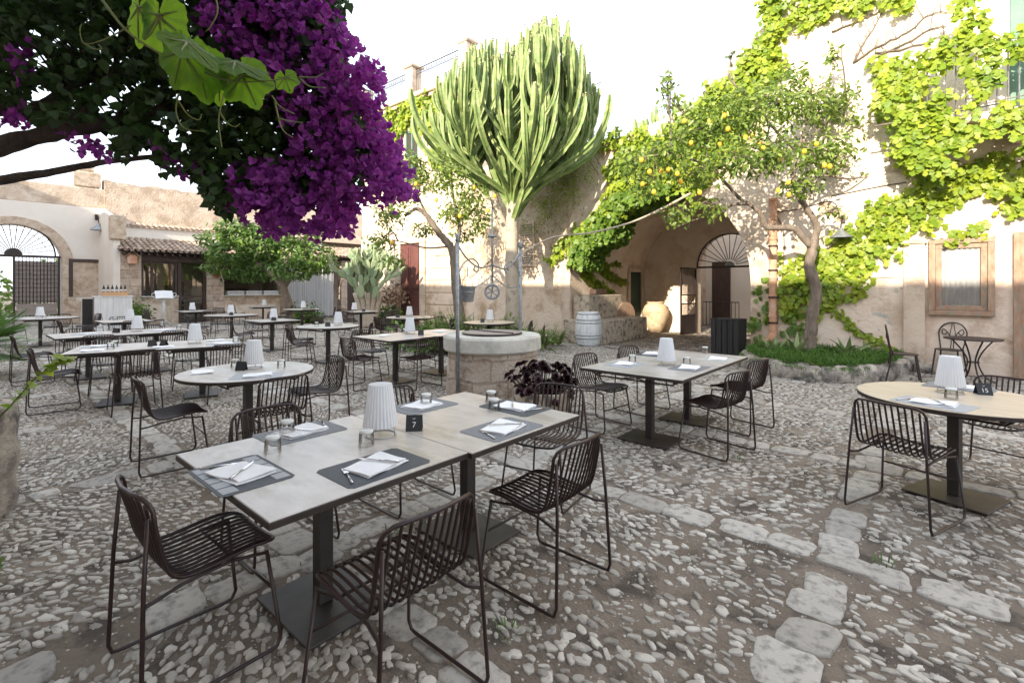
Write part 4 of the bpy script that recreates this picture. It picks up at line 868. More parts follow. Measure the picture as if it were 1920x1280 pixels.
# ---- T5 long front left
d5 = Vector((.86, .51)); n5 = Vector((.51, -.86)); c5 = Vector((-4.95, 6.93))
p = c5-d5*.485; rect(p.x, p.y, tuple(d5), 'left table of the long pale pair, second row at left'); p = c5+d5*.485; rect(p.x, p.y, tuple(d5), 'right table of the long pale pair, second row at left')
G5 = 'chairs round the long second-row tables'
chair(-4.77, 6.2, (-.72, .69), 'chair with its back to us on the near side of the long second-row tables', G5); chair(-3.95, 6.8, (-.6, .8), 'chair half hidden behind the round table lamp, near side of the second-row tables', G5)
chair(-5.92, 7.25, (.6, -.8), 'chair on the far side of the second-row tables, left one', G5); chair(-5.0, 7.65, (.6, -.8), 'chair on the far side of the second-row tables, right one', G5)
chair(-5.84, 6.29, (.75, .66), 'chair at the left end of the long second-row tables, nearest the palm', G5)
put('table_lamp', -4.62, 7.15, V_, 'pleated lamp on the long second-row tables', LG); card(-5.0, 6.82, (.3, -1), 'dark tent card left of the lamp on the second-row tables'); card(-4.88, 6.88, (-.3, -1), 'dark tent card nearest the lamp on the second-row tables')
for i, (a, b, g) in enumerate(((-.7, .3, 1), (-.7, -.25, 1), (.05, .3, 0), (.75, .25, 1), (.65, -.3, 0))):
    q = c5+d5*a+n5*b; g_ = c5+d5*(a+.16)+n5*(b*.5); setting(q.x, q.y, (n5.x, n5.y), 'pale' if i % 2 else None, ['near left of the second row', 'far left of the second row', 'near middle of the second row', 'near right of the second row', 'far right of the second row'][i], False, (g_.x, g_.y) if g else None)
# ---- T6 long behind
rect(-7.34, 8.5, V_, 'left table of the third-row pair behind the long tables'); rect(-6.70, 9.23, V_, 'right table of the third-row pair behind the long tables')
G6 = 'chairs round the third-row tables'
chair(-6.82, 8.05, 'u' and (-.72, .69), 'chair between the second and third row tables, left one', G6); chair(-6.15, 8.85, '-u', 'chair between the second and third row tables, right one', G6)
chair(-7.85, 8.95, 'u', 'chair on the far side of the third row, left one', G6); chair(-7.15, 9.75, 'u', 'chair on the far side of the third row, right one', G6); chair(-7.8, 8.0, 'v', 'chair at the left end of the third row, just right of the palm', G6)
put('table_lamp', -6.95, 9.1, V_, 'pleated lamp on the third-row tables', LG); card(-7.1, 8.8, (.1, -1), 'dark tent card on the third-row tables')
setting(-7.4, 8.55, U_, 'pale', 'left part of the third row', False, (-7.2, 8.95)); setting(-6.6, 9.25, U_, 'pale', 'right part of the third row', False, (-6.45, 9.5))
# ---- the far tables
rect(-9.4, 11.9, V_, 'single square table right before the white bottle cabinet'); put('table_lamp', -9.15, 11.75, V_, 'pleated lamp nearest the white bottle cabinet', LG)
G7 = 'chairs at the table before the bottle cabinet'
chair(-10.3, 11.5, 'v', 'chair left of the table before the bottle cabinet', G7); chair(-8.85, 11.4, '-u', 'chair in front of the table before the bottle cabinet', G7); chair(-9.95, 12.5, 'u', 'chair behind the table before the bottle cabinet', G7)
put('tumbler', -9.7, 12.0, V_, 'upturned tumbler on the table before the bottle cabinet', GG)
rnd_t(-12.5, 13.0, .78, 'large round table before the left gateway, half behind the palm'); put('table_lamp', -12.55, 13.05, V_, 'pleated lamp on the round table before the left gateway', LG)
G8 = 'chairs at the round table before the gateway'
chair(-12.75, 13.75, (.2, -1), 'chair behind the round gateway table, right one', G8); chair(-13.5, 13.2, (.9, -.2), 'chair left of the round gateway table', G8); chair(-12.0, 13.9, (-.5, -.8), 'chair right of the round gateway table', G8)
put('tumbler', -12.9, 12.8, V_, 'upturned tumbler left on the round gateway table', GG); put('tumbler', -12.2, 12.8, V_, 'upturned tumbler near the lamp of the round gateway table', GG)
rect(-10.7, 16.6, V_, 'square table before the kiosk door, under the menu stand'); put('table_lamp', -10.75, 16.5, V_, 'pleated lamp before the kiosk door', LG)
G9 = 'chairs at the table before the kiosk door'
chair(-11.8, 16.2, (.95, .3), 'chair left of the table before the kiosk door', G9); chair(-10.1, 16.2, (-.8, .6), 'chair in front of the table before the kiosk door', G9); chair(-10.6, 17.5, (0, -1), 'chair behind the table before the kiosk door', G9)
rnd_t(-8.2, 14.35, .70, 'round table before the stone pier between kiosk door and counter'); put('table_lamp', -8.25, 14.4, V_, 'pleated lamp on the round table before the stone pier', LG); card(-8.1, 14.15, (0, -1), 'dark tent card on the round table before the stone pier')
G10 = 'chairs at the round table before the stone pier'
chair(-8.55, 13.4, (.8, .6), 'chair left of the round table before the stone pier', G10); chair(-8.8, 14.9, (.7, -.7), 'chair behind the round table before the stone pier', G10); chair(-7.6, 14.95, (-.7, -.7), 'chair right of the round table before the stone pier', G10)
rect(-5.92, 12.1, V_, 'square table in the middle of the far rows with bare floor before it'); put('table_lamp', -5.9, 12.15, V_, 'pleated lamp on the square table in the middle of the far rows', LG); card(-5.78, 11.9, (0, -1), 'dark tent card on the square table in the middle of the far rows')
G11 = 'chairs at the square table in the far rows'
chair(-6.35, 11.6, (.85, .5), 'chair left of the square table in the far rows', G11); chair(-6.55, 12.6, 'u', 'chair behind left of the square table in the far rows', G11); chair(-5.25, 12.8, '-v', 'chair behind right of the square table in the far rows', G11)
rnd_t(-3.86, 10.3, .62, 'round table halfway between the far rows and the stone well'); put('table_lamp', -3.7, 10.45, V_, 'pleated lamp on the round table halfway to the well', LG); card(-3.83, 10.2, (0, -1), 'dark tent card on the round table halfway to the well')
G12 = 'chairs at the round table halfway to the well'
chair(-4.1, 9.55, (.85, .5), 'chair front left of the round table halfway to the well', G12); chair(-4.45, 10.3, (.97, .1), 'chair far left of the round table halfway to the well', G12); chair(-3.3, 10.65, (-.97, -.2), 'chair right of the round table halfway to the well', G12)
put('tumbler', -4.1, 10.3, V_, 'upturned tumbler on the round table halfway to the well', GG)
rect(-1.94, 8.17, V_, 'near table of the tan pair just left of the stone well', 'rectangular tables'); rect(-1.29, 8.92, V_, 'far table of the tan pair just left of the stone well')
G13 = 'chairs round the pair of tables left of the well'
chair(-2.36, 7.64, 'v', 'chair at the left end of the pair left of the well', G13); chair(-2.5, 8.6, 'u', 'chair on the far left side of the pair left of the well', G13); chair(-1.47, 7.7, '-u', 'chair on the near side of the pair left of the well', G13); chair(-1.8, 9.4, 'u', 'chair on the far right side of the pair left of the well', G13)
put('table_lamp', -1.78, 8.55, V_, 'pleated lamp on the tables left of the well', LG); card(-1.55, 8.35, (.1, -1), 'dark tent card on the tables left of the well')
setting(-2.15, 8.2, U_, None, 'left end of the pair by the well', False, (-1.9, 8.7)); setting(-1.3, 8.95, U_, None, 'right end of the pair by the well', False)
rect(-10.3, 20.3, (.9, .4), 'farthest square table before the service counter'); put('table_lamp', -10.3, 20.4, V_, 'farthest pleated lamp, before the service counter', LG)
chair(-11.3, 20.2, (.95, 0), 'chair left of the farthest table before the service counter', 'chairs by the service counter'); chair(-9.5, 20.6, (-.9, -.3), 'chair right of the farthest table before the service counter', 'chairs by the service counter')
rnd_t(-7.7, 18.0, .66, 'round table before the reed screen'); put('table_lamp', -7.7, 18.1, V_, 'pleated lamp before the reed screen', LG)
G15 = 'chairs at the table before the reed screen'
chair(-7.2, 17.3, (-.5, .8), 'chair in front of the round table before the reed screen', G15); chair(-6.9, 18.4, (-.95, -.3), 'chair right of the round table before the reed screen', G15); chair(-8.5, 18.0, (1, 0), 'chair left of the round table before the reed screen', G15)
rect(-5.05, 16.4, (.8, .6), 'square table before the prickly pear'); put('table_lamp', -5.3, 16.5, V_, 'pleated lamp before the prickly pear', LG); card(-4.9, 16.2, (0, -1), 'dark tent card on the table before the prickly pear')
G16 = 'chairs at the table before the prickly pear'
chair(-5.2, 15.7, (0, 1), 'chair in front of the table before the prickly pear', G16); chair(-4.2, 16.2, (-1, .1), 'chair right of the table before the prickly pear', G16); chair(-5.7, 16.9, (.8, -.5), 'chair left behind the table before the prickly pear', G16)
rnd_t(-2.75, 13.3, .65, 'round table before the oxblood door'); put('table_lamp', -2.8, 13.4, V_, 'pleated lamp before the oxblood door', LG); card(-3.05, 13.1, (0, -1), 'dark tent card on the table before the oxblood door')
G17 = 'chairs at the round table before the oxblood door'
chair(-3.3, 12.8, (.7, .6), 'chair left of the round table before the oxblood door', G17); chair(-2.15, 13.1, (-.95, .2), 'chair right of the round table before the oxblood door', G17); chair(-3.3, 13.9, (.7, -.6), 'chair behind the round table before the oxblood door', G17)
rnd_t(-.53, 11.4, .60, 'round tan table just behind the stone well', m_topw); put('table_lamp', -.52, 11.5, V_, 'pleated lamp just behind the stone well', LG); card(-.68, 11.3, (0, -1), 'dark tent card behind the stone well')
chair(.2, 11.2, (-1, .1), 'chair right of the table behind the stone well', 'chairs behind the well'); chair(-1.2, 11.6, (1, -.1), 'chair left of the table behind the stone well', 'chairs behind the well')
chair(-3.75, 15.0, (.2, -1), 'chair standing alone near the oxblood door', 'chairs near the oxblood door')
# ================= the well
wc = W(-.30, 7.45); well = thing('stone_well', 'round stone well with a pale limestone rim in the middle of the courtyard', 'well', (wc.x, wc.y, 0))
MB().lathe([(.70, -.02), (.69, .15), (.68, .4), (.67, .63)], 48, wob=.008).build('stone_drum', m_wellbody, well, smooth=True, sharp=40)
MB().lathe([(.715, .636), (.735, .66), (.735, .83), (.715, .86), (.43, .862), (.43, .8)], 48, wob=.004).build('limestone_rim', m_wellcap, well, smooth=True, sharp=30)
lid = MB().lathe([(.44, .862), (.44, .89), (.42, .895)], 40).build('lid', m_greywood, well)
MB().tube([(.445*math.cos(i*.21), .445*math.sin(i*.21), .88) for i in range(30)], .014, 6, closed=True).tube([(-.44, 0, .90), (0, -.05, .905), (.44, -.02, .90)], .010, 5).build('lid_hoop', m_iron, lid)
fr = thing('well_frame', 'grey iron well frame with scrolled arms and hanging pulley', 'well frame', (wc.x, wc.y, 0))
pL, pR = W(-.76, 6.86)-wc, W(.14, 8.04)-wc; pL.z = pR.z = 0
for p_, nm in ((pL, 'post'), (pR, 'post')):
    MB().tube([(p_.x, p_.y, 0), (p_.x, p_.y, 2.22)], .026, 8).lathe([(.0, 2.2), (.04, 2.22), (.02, 2.26), (.035, 2.3), (0, 2.33)], 8, (p_.x, p_.y, 0)).build(nm, m_galv, fr, smooth=True)
for p_ in (pL, pR):
    e = p_.normalized(); A = lambda r, z: (e.x*r, e.y*r, z); r0 = p_.length
    m = MB().tube(spline([A(r0, 2.16), A(r0*.75, 1.98), A(r0*.4, 1.86), A(0.02, 1.9)], 6), .013, 6)
    m.tube(spline([A(r0, 1.72), A(r0*.85, 1.9), A(r0*.6, 1.98), A(r0*.42, 1.9), A(r0*.45, 1.8), A(r0*.55, 1.82), A(r0*.52, 1.88)], 6), .011, 6)
    m.tube(spline([A(r0*.98, 1.60), A(r0*.6, 1.56), A(r0*.3, 1.63), A(0.02, 1.74)], 6), .010, 6).build('scrolled_arm', m_galv, fr, smooth=True)
m = MB().tube([(0, 0, 1.64), (0, 0, 2.75)], .014, 6).tube([(-.09, 0, 2.34), (.09, 0, 2.34)], .012, 5).tube([(0, -.09, 2.34), (0, .09, 2.34)], .012, 5).ball((0, 0, 2.34), .035)
m.tube([(0, 0, 2.75), (0, 0, 3.05)], [.01, .003], 5); m.build('finial_rod', m_galv, fr, smooth=True)
ew = Vector((CA, SA, 0)); m = MB().tube([(ew.x*.105*math.cos(i*.314), ew.y*.105*math.cos(i*.314), 1.5+.105*math.sin(i*.314)) for i in range(20)], .018, 6, closed=True)
for i in range(3): a = i*math.pi/3+.3; m.tube([(ew.x*.1*math.cos(a), ew.y*.1*math.cos(a), 1.5+.1*math.sin(a)), (-ew.x*.1*math.cos(a), -ew.y*.1*math.cos(a), 1.5-.1*math.sin(a))], .009, 5)
m.tube([(0, 0, 1.5), (0, 0, 1.66)], .012, 5).build('pulley', m_galv, fr, smooth=True)
b_ = W(-.635, 6.98); bk = thing('zinc_bucket', 'zinc bucket hanging from the left post of the well frame', 'bucket', (b_.x, b_.y, 1.36))
MB().lathe([(.08, 0), (.085, .01), (.115, .21), (.12, .22), (.112, .22), (.08, .015)], 24, cap=False).lathe([(.0825, .005), (.0825, .006)], 24).lathe([(.106, .13), (.109, .14), (.107, .15)], 24, cap=False).build('body', m_galv, bk, smooth=True, sharp=40)
MB().tube([(.115*math.cos(t), 0, .21+.16*math.sin(t)) for t in [math.pi*i/10 for i in range(11)]], .005, 5).tube([(0, 0, .37), (-.01, .01, .5)], .008, 5).build('handle', m_galv, bk)
# aeonium in a stone trough
ac = W(.38, 6.1); ap = thing('stone_pot', 'rough broken stone pot at the foot of the well', 'pot', (ac.x, ac.y, 0))
MB().lathe([(.30, 0), (.34, .08), (.36, .22), (.35, .30), (.30, .30), (.27, .2), (0, .2)], 22, wob=.05).build('pot', m_lime, ap, smooth=True, sharp=40)
ae = thing('aeonium', 'dark purple aeonium rosettes in the stone pot by the well', 'succulent', (ac.x, ac.y, .25)); P = []; Nn = []; Dn = []; Sz = []; cP = []; stems = MB()
for i in range(95):
    a = random.uniform(0, 6.28); r = .42*math.sqrt(random.random()); z = .30-.45*r*r*2+random.uniform(-.24, .09); c = Vector((r*math.cos(a)*1.05, r*math.sin(a), z+.02)); ax = Vector((c.x*1.2, c.y*1.2, .5)).normalized(); s = random.uniform(.045, .08)
    stems.tube([(c.x*.3, c.y*.3, -.05), (c.x*.8, c.y*.8, z*.6), tuple(c)], .006, 5); o1 = ax.orthogonal().normalized(); o2 = ax.cross(o1)
    for j in range(34):
        t = j*2.4; k = (j/34)**.6; d = (o1*math.cos(t)+o2*math.sin(t)); lean = d*k+ax*(1-k*.85); P.append(c+ax*(.012*(1-k))); Dn.append(lean); Nn.append(ax*k+d*(-(1-k))+ax*.15); Sz.append(s*(.45+.55*k)*1.1)
    cP.append((c, ax, s))
scatter('rosettes', BRACT, P, Nn, Dn, Sz, m_aeon, ae); stems.build('stems', m_darkwood, ae)
P = []; Nn = []; Dn = []; Sz = []
for c, ax, s in cP[::2]:
    o1 = ax.orthogonal().normalized(); o2 = ax.cross(o1)
    for j in range(9): t = j*2.4; d = o1*math.cos(t)+o2*math.sin(t); P.append(c+ax*.012); Dn.append(d*.5+ax); Nn.append(ax*.4-d); Sz.append(s*.42)
scatter('rosette_hearts', BRACT, P, Nn, Dn, Sz, m_aeonc, ae)
# barrel, jar, crate stack, cabinet, menu stand
b_ = W(2.05, 13.15); br = thing('white_barrel', 'white painted barrel standing at the left of the arch', 'barrel', (b_.x, b_.y, 0))
pr = [(.27, 0), (.30, .06), (.335, .22), (.355, .45), (.335, .68), (.30, .84), (.27, .9)]
m = MB(); m.lathe(pr+[(.255, .9), (.25, .87)], 30); m.build('staves', m_barrel, br, smooth=True, sharp=35)
for z, r in ((.05, .298), (.22, .337), (.30, .345), (.62, .343), (.70, .334), (.85, .297)): MB().lathe([(r, z-.02), (r+.006, z-.018), (r+.006, z+.018), (r, z+.02)], 30, cap=False).build('hoop', m_hoop, br, smooth=True)
j_ = Vector((-7.30, 15.92, 0)); jr = thing('clay_jar', 'big old clay oil jar against the passage wall', 'jar', j_)
MB().lathe([(.17, 0), (.2, .03), (.33, .3), (.43, .6), (.44, .75), (.36, .93), (.27, .99), (.29, 1.03), (.3, 1.06), (.24, 1.06), (.22, .98), (0, .9)], 32).build('body', m_jar, jr, smooth=True, sharp=50)
cs = thing('black_crate', 'black slatted crate standing at the right foot of the arch', 'crate', (-3.56, 11.55, .01), R(-6))
m = MB()
for i in range(5): m.box(-.31+i*.127, -.31+i*.127+.105, -.22, -.2, .03, .83, .003).box(-.31+i*.127, -.31+i*.127+.105, .2, .22, .03, .83, .003)
m.build('slats', m_blackwood, cs)
m = MB()
for z in (.03, .72): m.box(-.32, -.30, -.199, .199, z, z+.1).box(.30, .32, -.199, .199, z, z+.1).box(-.3, .3, -.199, -.18, z, z+.1).box(-.3, .3, .18, .199, z, z+.1)
m.box(-.32, .32, -.225, .225, .831, .85, .003); m.box(-.299, .299, -.179, .179, .05, .82); m.build('frame', m_blackwood, cs)
cb = onu(182, 600, UK-1.0); cbx = W(-13.75, 16.9); cab = thing('bottle_cabinet', 'white board cabinet with open shelves at its left side', 'cabinet', (cbx.x, cbx.y, 0), R(49+35))
m = MB()
for i in range(6): m.box(-.5+i*.168, -.5+i*.168+.163, -.3, -.28, 0, 1.22, .003)
m.build('front_boards', m_whitewood, cab); MB().box(-.53, .53, -.32, .32, 1.221, 1.25, .004).box(.49, .51, -.28, .3, 0, 1.22).box(-.51, .51, .28, .3, 0, 1.22).build('body', m_whitewood, cab)
MB().box(-.5, .48, -.27, .27, .38, .4).box(-.5, .48, -.27, .27, .8, .82).box(-.51, -.49, -.28, -.2, 0, 1.22).box(-.51, -.49, .2, .28, 0, 1.22).build('shelves', m_greywood, cab)
bx = thing('bottle_box', 'wicker box of wine bottles on the white cabinet', 'box', (cbx.x, cbx.y, 1.252), R(49+35)); MB().box(-.3, .4, -.15, .15, 0, .14, .01).build('basket', m_wicker, bx)
for i in range(6):
    q = Matrix.Rotation(R(84), 3, 'Z') @ Vector((-.24+i*.115, 0, 0)); bt = thing('wine_bottle', ['first dark wine bottle from the left in the wicker box', 'second dark wine bottle from the left in the wicker box', 'third dark wine bottle from the left in the wicker box', 'fourth dark wine bottle from the left in the wicker box', 'fifth dark wine bottle from the left in the wicker box', 'last dark wine bottle at the right of the wicker box'][i], 'bottle', (cbx.x+q.x, cbx.y+q.y, 1.393), 0, 'wine bottles in the box')
    MB().lathe([(.037, 0), (.038, .1), (.036, .14), (.014, .19), (.014, .24)], 12).build('bottle', m_black, bt, smooth=True, sharp=50); MB().lathe([(.0385, .03), (.0385, .09)], 12, cap=False).build('label', m_print, bt)
q = W(-14.75, 17.1); sd_ = thing('leaning_board', 'narrow dark menu board leaning beside the white cabinet', 'board', (q.x, q.y, 0), R(60)); MB().box(-.18, .18, -.02, .02, 0, 1.15, .005).build('board', m_blackwood, sd_)
mp = onu(307, 545, UK+1.1); ms_ = thing('menu_stand', 'white wrought iron lectern holding an open menu', 'menu stand', (mp.x, mp.y, 0), R(90))
m = MB().tube([(0, 0, 0), (0, 0, 1.1)], .03, 6)
for i in range(3): a = i*2.1; m.tube(spline([(0, 0, .25), (.12*math.cos(a), .12*math.sin(a), .18), (.25*math.cos(a), .25*math.sin(a), .0)], 4), .015, 5)
for s in (-1, 1): m.tube(spline([(0, 0, .9), (s*.12, 0, 1.05), (s*.3, -.05, 1.1), (s*.42, -.05, 1.25), (s*.33, -.05, 1.32), (s*.3, -.05, 1.24)], 5), .014, 5).tube(spline([(0, 0, .5), (s*.08, 0, .7), (s*.03, 0, .9)], 4), .012, 5)
m.build('iron_stand', m_barrel, ms_, smooth=True); MB().quad((-.3, -.14, 1.1), (0, -.12, 1.12), (0, .06, 1.42), (-.3, .04, 1.40)).quad((0, -.12, 1.12), (.3, -.14, 1.1), (.3, .04, 1.40), (0, .06, 1.42)).build('open_menu', m_napkin, ms_)
# curb stones of the bed behind the well
kb = MB(); ks = [(-11.0, 11.35), (-10.2, 10.75), (-9.3, 10.55), (-8.6, 10.7), (-8.25, 11.2)]
cu_ = spline([(x, y, 0) for x, y in ks], 8)
kb.tube([(p.x, p.y, .10+.01*math.sin(i)) for i, p in enumerate(cu_)], [.15+.015*math.sin(i*1.7) for i in range(len(cu_))], 8).build('bed_curb', m_lime, None, smooth=True); tag(bpy.data.objects['bed_curb'], 'low curved stone curb of the bed left of the arch', 'curb')
# raised bed of the lemon tree
pb_ = [(-3.05, 11.85), (-2.95, 10.9), (-2.85, 10.3), (-2.35, 9.75), (-1.75, 9.45), (-1.2, 9.65), (-.85, 10.1), (-.62, 10.7), (-.5, 11.3), (-.48, 11.85)]
pc = spline([(x, y, 0) for x, y in pb_], 12); bed = thing('raised_bed', 'low raised bed of craggy lichen-spotted rock under the lemon tree', 'raised bed', (0, 0, 0))
m = MB(); K_ = len(pc)
for i, p in enumerate(pc):
    t = (pc[min(i+1, K_-1)]-pc[max(i-1, 0)]).normalized(); nrm_ = Vector((t.y, -t.x, 0))
    if (p-Vector((-1.7, 11, 0))).dot(nrm_) < 0: nrm_ = -nrm_
    w_ = [.08, .10, .10, .07, .0, -.12, -.14]; h_ = [-.02, .06, .15, .24, .27, .25, .1]
    for a_, b_ in zip(w_, h_): q = p+nrm_*(a_+random.gauss(0, .016)+.02*math.sin(i*.9)); m.v.append((q.x, q.y, b_+random.gauss(0, .010)+.02*math.sin(i*.55)))
for i in range(K_-1):
    for j in range(6): a = i*7+j; m.f.append((a, a+7, a+8, a+1))
m.build('rock_rim', m_rock, bed, smooth=True)
MB().quad(*[(x*.93-.12, y*.985+.1 if y < 11.5 else y, .2) for x, y in pb_]).build('soil', m_earth, bed)
# bistro set at the right
def scroll_chair(loc, rz, label):
    t = thing('iron_chair', label, 'chair', loc, rz, 'black iron bistro chairs')
    MB().prism([(.2*math.cos(i*.31)*(1 if abs(math.sin(i*.31)) < .9 else 1), .2*math.sin(i*.31)) for i in range(20)], .445, .46, 'z').build('seat', m_iron, t)
    for s in (-1, 1):
        MB().tube([(s*.15, .16, .45), (s*.19, .22, 0)], .013, 6).build('leg', m_iron, t); MB().tube([(s*.15, -.15, .45), (s*.19, -.24, 0)], .013, 6).build('leg', m_iron, t)
    m = MB().tube(spline([(-.15, -.14, .45), (-.18, -.19, .62), (-.19, -.21, .76), (-.12, -.23, .88), (0, -.235, .92), (.12, -.23, .88), (.19, -.21, .76), (.18, -.19, .62), (.15, -.14, .45)], 5), .011, 6)
    for s in (-1, 1): m.tube(spline([(s*.02, -.17, .46), (s*.02, -.2, .62), (s*.07, -.22, .74), (s*.13, -.22, .80), (s*.15, -.22, .74), (s*.11, -.22, .70), (s*.08, -.22, .74)], 6), .008, 5).tube(spline([(s*.01, -.2, .62), (s*.04, -.21, .68), (s*.01, -.23, .9)], 4), .006, 5)
    m.build('backrest', m_iron, t, smooth=True)
bt = at(1838, 637, 8.0); bt_ = W(7.0*1.08, 8.05); bi = thing('iron_table', 'small round black iron table under the curtained window', 'table', (bt_.x, bt_.y, 0.01), 0)
MB().lathe([(.36, .70), (.37, .71), (.365, .725), (0, .73)], 40).build('tabletop', m_iron, bi)
for i in range(4): a = i*math.pi/2+.4; MB().tube(spline([(.27*math.cos(a), .27*math.sin(a), .69), (.13*math.cos(a), .13*math.sin(a), .5), (.07*math.cos(a), .07*math.sin(a), .32), (.16*math.cos(a), .16*math.sin(a), .1), (.3*math.cos(a), .3*math.sin(a), 0)], 5), .012, 6).build('leg', m_iron, bi, smooth=True)
MB().tube([(.08*math.cos(i*.5), .08*math.sin(i*.5), .33) for i in range(13)], .008, 5, closed=True).build('ring', m_iron, bi)
q = W(7.75, 8.7); scroll_chair((q.x, q.y, .01), face((-.25, -1)), 'black iron chair with scrolled back behind the iron table'); q = W(6.5, 8.15); scroll_chair((q.x, q.y, .01), face((.95, .1)), 'black iron chair seen side-on, left of the iron table')
# ================= climbing vines on the facade
def ivy(label, polys, y0=VF, dens=170, size=(.08, .14), m=None, thick=.16, stems=(), xplane=False, cat='climbing vine', group='vines on the farmhouse', gap=0.0, uc=.10):
    m = m or m_vine; P = []
    for poly in polys:
        q = [onu(px, py, y0) if xplane else onv(px, py, y0) for px, py in poly]; q = [((p.y if xplane else p.x), p.z) for p in q]
        xs = [a for a, b in q]; zs = [b for a, b in q]; A = (max(xs)-min(xs))*(max(zs)-min(zs)); n = int(A*dens)
        x = rng.uniform(min(xs), max(xs), n); z = rng.uniform(min(zs), max(zs), n)
        jx = x+uc*np.sin(z*7+x*3)+rng.normal(0, uc*.6, n); jz = z+uc*np.sin(x*8-z*2)+rng.normal(0, uc*.6, n); k = inpoly(jx, jz, q)
        if gap: k &= (np.sin(x*5+2*np.sin(z*4))*np.cos(z*6+1.5*np.sin(x*3)) < 1-gap)
        P.append(np.stack([x[k], z[k]], 1))
    P = np.concatenate(P); n = len(P); cl = .5+.5*np.sin(P[:, 0]*6+2*np.sin(P[:, 1]*5))*np.cos(P[:, 1]*7); off = .02+thick*rng.random(n)*(.35+.65*cl)
    N = rng.normal(0, .38, (n, 3)); Dn = rng.normal(0, .38, (n, 3))
    if xplane: pos = np.stack([y0+off, P[:, 0], P[:, 1]], 1); N += [1, 0, .45]
    else: pos = np.stack([P[:, 0], y0-off, P[:, 1]], 1); N += [0, -1, .35]
    Dn += [0, 0, -1.5]
    t = thing('climbing_vine', label, cat, (0, 0, 0), 0, group)
    scatter('foliage', IVY, pos, N, Dn, rng.uniform(size[0], size[1], n), m, t)
    mb = MB()
    for s in stems:
        q = [onu(px, py, y0) if xplane else onv(px, py, y0) for px, py in s]
        q = [p+(Vector((.03, 0, 0)) if xplane else Vector((0, -.03, 0)))+Vector((random.gauss(0, .01), 0, random.gauss(0, .02))) for p in q]; c = spline(q, 5)
        mb.tube(c, [.018*(1-.6*i/len(c)) for i in range(len(c))], 5)
    if stems: mb.build('stem', m_bark, t, smooth=True)
    return t
ivy('dense vine hanging over the left shoulder of the arch', [[(1118, 262), (1180, 246), (1240, 250), (1330, 175), (1410, 95), (1432, 40), (1432, -20), (1462, -20), (1462, 80), (1446, 150), (1420, 190), (1400, 250), (1340, 330), (1295, 372), (1250, 352), (1205, 372), (1165, 412), (1120, 440), (1075, 470), (1020, 500), (1040, 462), (1075, 432), (1120, 400), (1150, 360), (1128, 330), (1160, 300)]], dens=300, stems=[[(1300, 340), (1350, 240), (1420, 120)]], thick=.3)
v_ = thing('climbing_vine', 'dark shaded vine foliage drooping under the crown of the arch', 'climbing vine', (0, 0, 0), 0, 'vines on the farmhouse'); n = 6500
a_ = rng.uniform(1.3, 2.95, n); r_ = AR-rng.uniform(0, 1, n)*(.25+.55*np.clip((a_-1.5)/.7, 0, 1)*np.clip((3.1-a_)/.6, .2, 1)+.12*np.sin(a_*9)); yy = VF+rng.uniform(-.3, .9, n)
scatter('foliage', IVY, np.stack([ACX+r_*np.cos(a_), yy, ASP+r_*np.sin(a_)], 1), rng.normal(0, .5, (n, 3))+[0, -1, .1], rng.normal(0, .4, (n, 3))+[0, 0, -1], rng.uniform(.09, .15, n), m_vined, v_)  # darker leaf green puts the shade under the arch into the colour
ivy('narrow vine trailing from the arch down to the stone block', [[(1072, 470), (1100, 480), (1110, 515), (1140, 540), (1150, 552), (1128, 553), (1100, 530), (1080, 505)], [(1112, 500), (1150, 488), (1158, 500), (1135, 502), (1150, 515), (1180, 528), (1165, 534), (1130, 520)]], y0=PU0+.02, xplane=True, dens=420, size=(.07, .11), uc=.03)
pt = onu(1138, 552, PU0+.25); tp = thing('window_box', 'dark planter on top of the stone block', 'planter', (PU0+.28, 13.0, 1.331)); MB().box(-.12, .12, -.3, .3, 0, .17, .02).build('box', m_darkwood, tp)
n = 260; scatter('planter_vine', IVY, np.stack([PU0+.28+rng.normal(0, .11, n), 13+rng.normal(0, .28, n), 1.5+rng.uniform(-.1, .22, n)], 1), rng.normal(0, .5, (n, 3))+[1, -.4, .5], rng.normal(0, .5, (n, 3))+[0, 0, -.6], rng.uniform(.07, .11, n), m_vine, tp)
ivy('broad band of bright vine sweeping down the right wall to the pipe', [[(1960, 285), (1960, 372), (1900, 392), (1850, 372), (1800, 365), (1770, 400), (1735, 432), (1700, 440), (1697, 480), (1690, 500), (1672, 470), (1650, 455), (1630, 470), (1638, 520), (1625, 545), (1590, 540), (1570, 560), (1520, 560), (1490, 600), (1462, 590), (1462, 480), (1530, 470), (1570, 440), (1600, 410), (1660, 380), (1700, 340), (1760, 310), (1840, 290)], [(1738, 452), (1760, 440), (1800, 430), (1850, 415), (1878, 415), (1870, 428), (1830, 445), (1790, 458)]], dens=330, stems=[[(1550, 470), (1640, 420), (1760, 350), (1930, 300)]], thick=.2)
ivy('green vine around the foot of the terracotta pipe', [[(1440, 510), (1446, 560), (1442, 612), (1420, 640), (1405, 635), (1405, 610), (1425, 590), (1408, 560), (1425, 530)], [(1462, 590), (1500, 560), (1530, 585), (1500, 620), (1470, 640), (1462, 620)]], dens=190, m=m_vined, size=(.08, .12), gap=.25)
def string(label, lines, w=7, dens=600, y0=VF, m=None, size=(.06, .10)):
    polys = []
    for l in lines:
        a = [(x, y-w) for x, y in l]; b = [(x, y+w) for x, y in reversed(l)]; polys.append(a+b)
    return ivy(label, polys, y0, dens, size, m or m_vined, .06, lines, uc=.03)
string('thin vine strand crossing the pale wall down to the pilaster foot', [[(1540, 560), (1575, 590), (1605, 612), (1640, 636), (1680, 652), (1712, 672), (1722, 690)], [(1540, 575), (1570, 562), (1600, 558), (1622, 542)], [(1548, 575), (1530, 600), (1522, 640)]], m=m_vine)
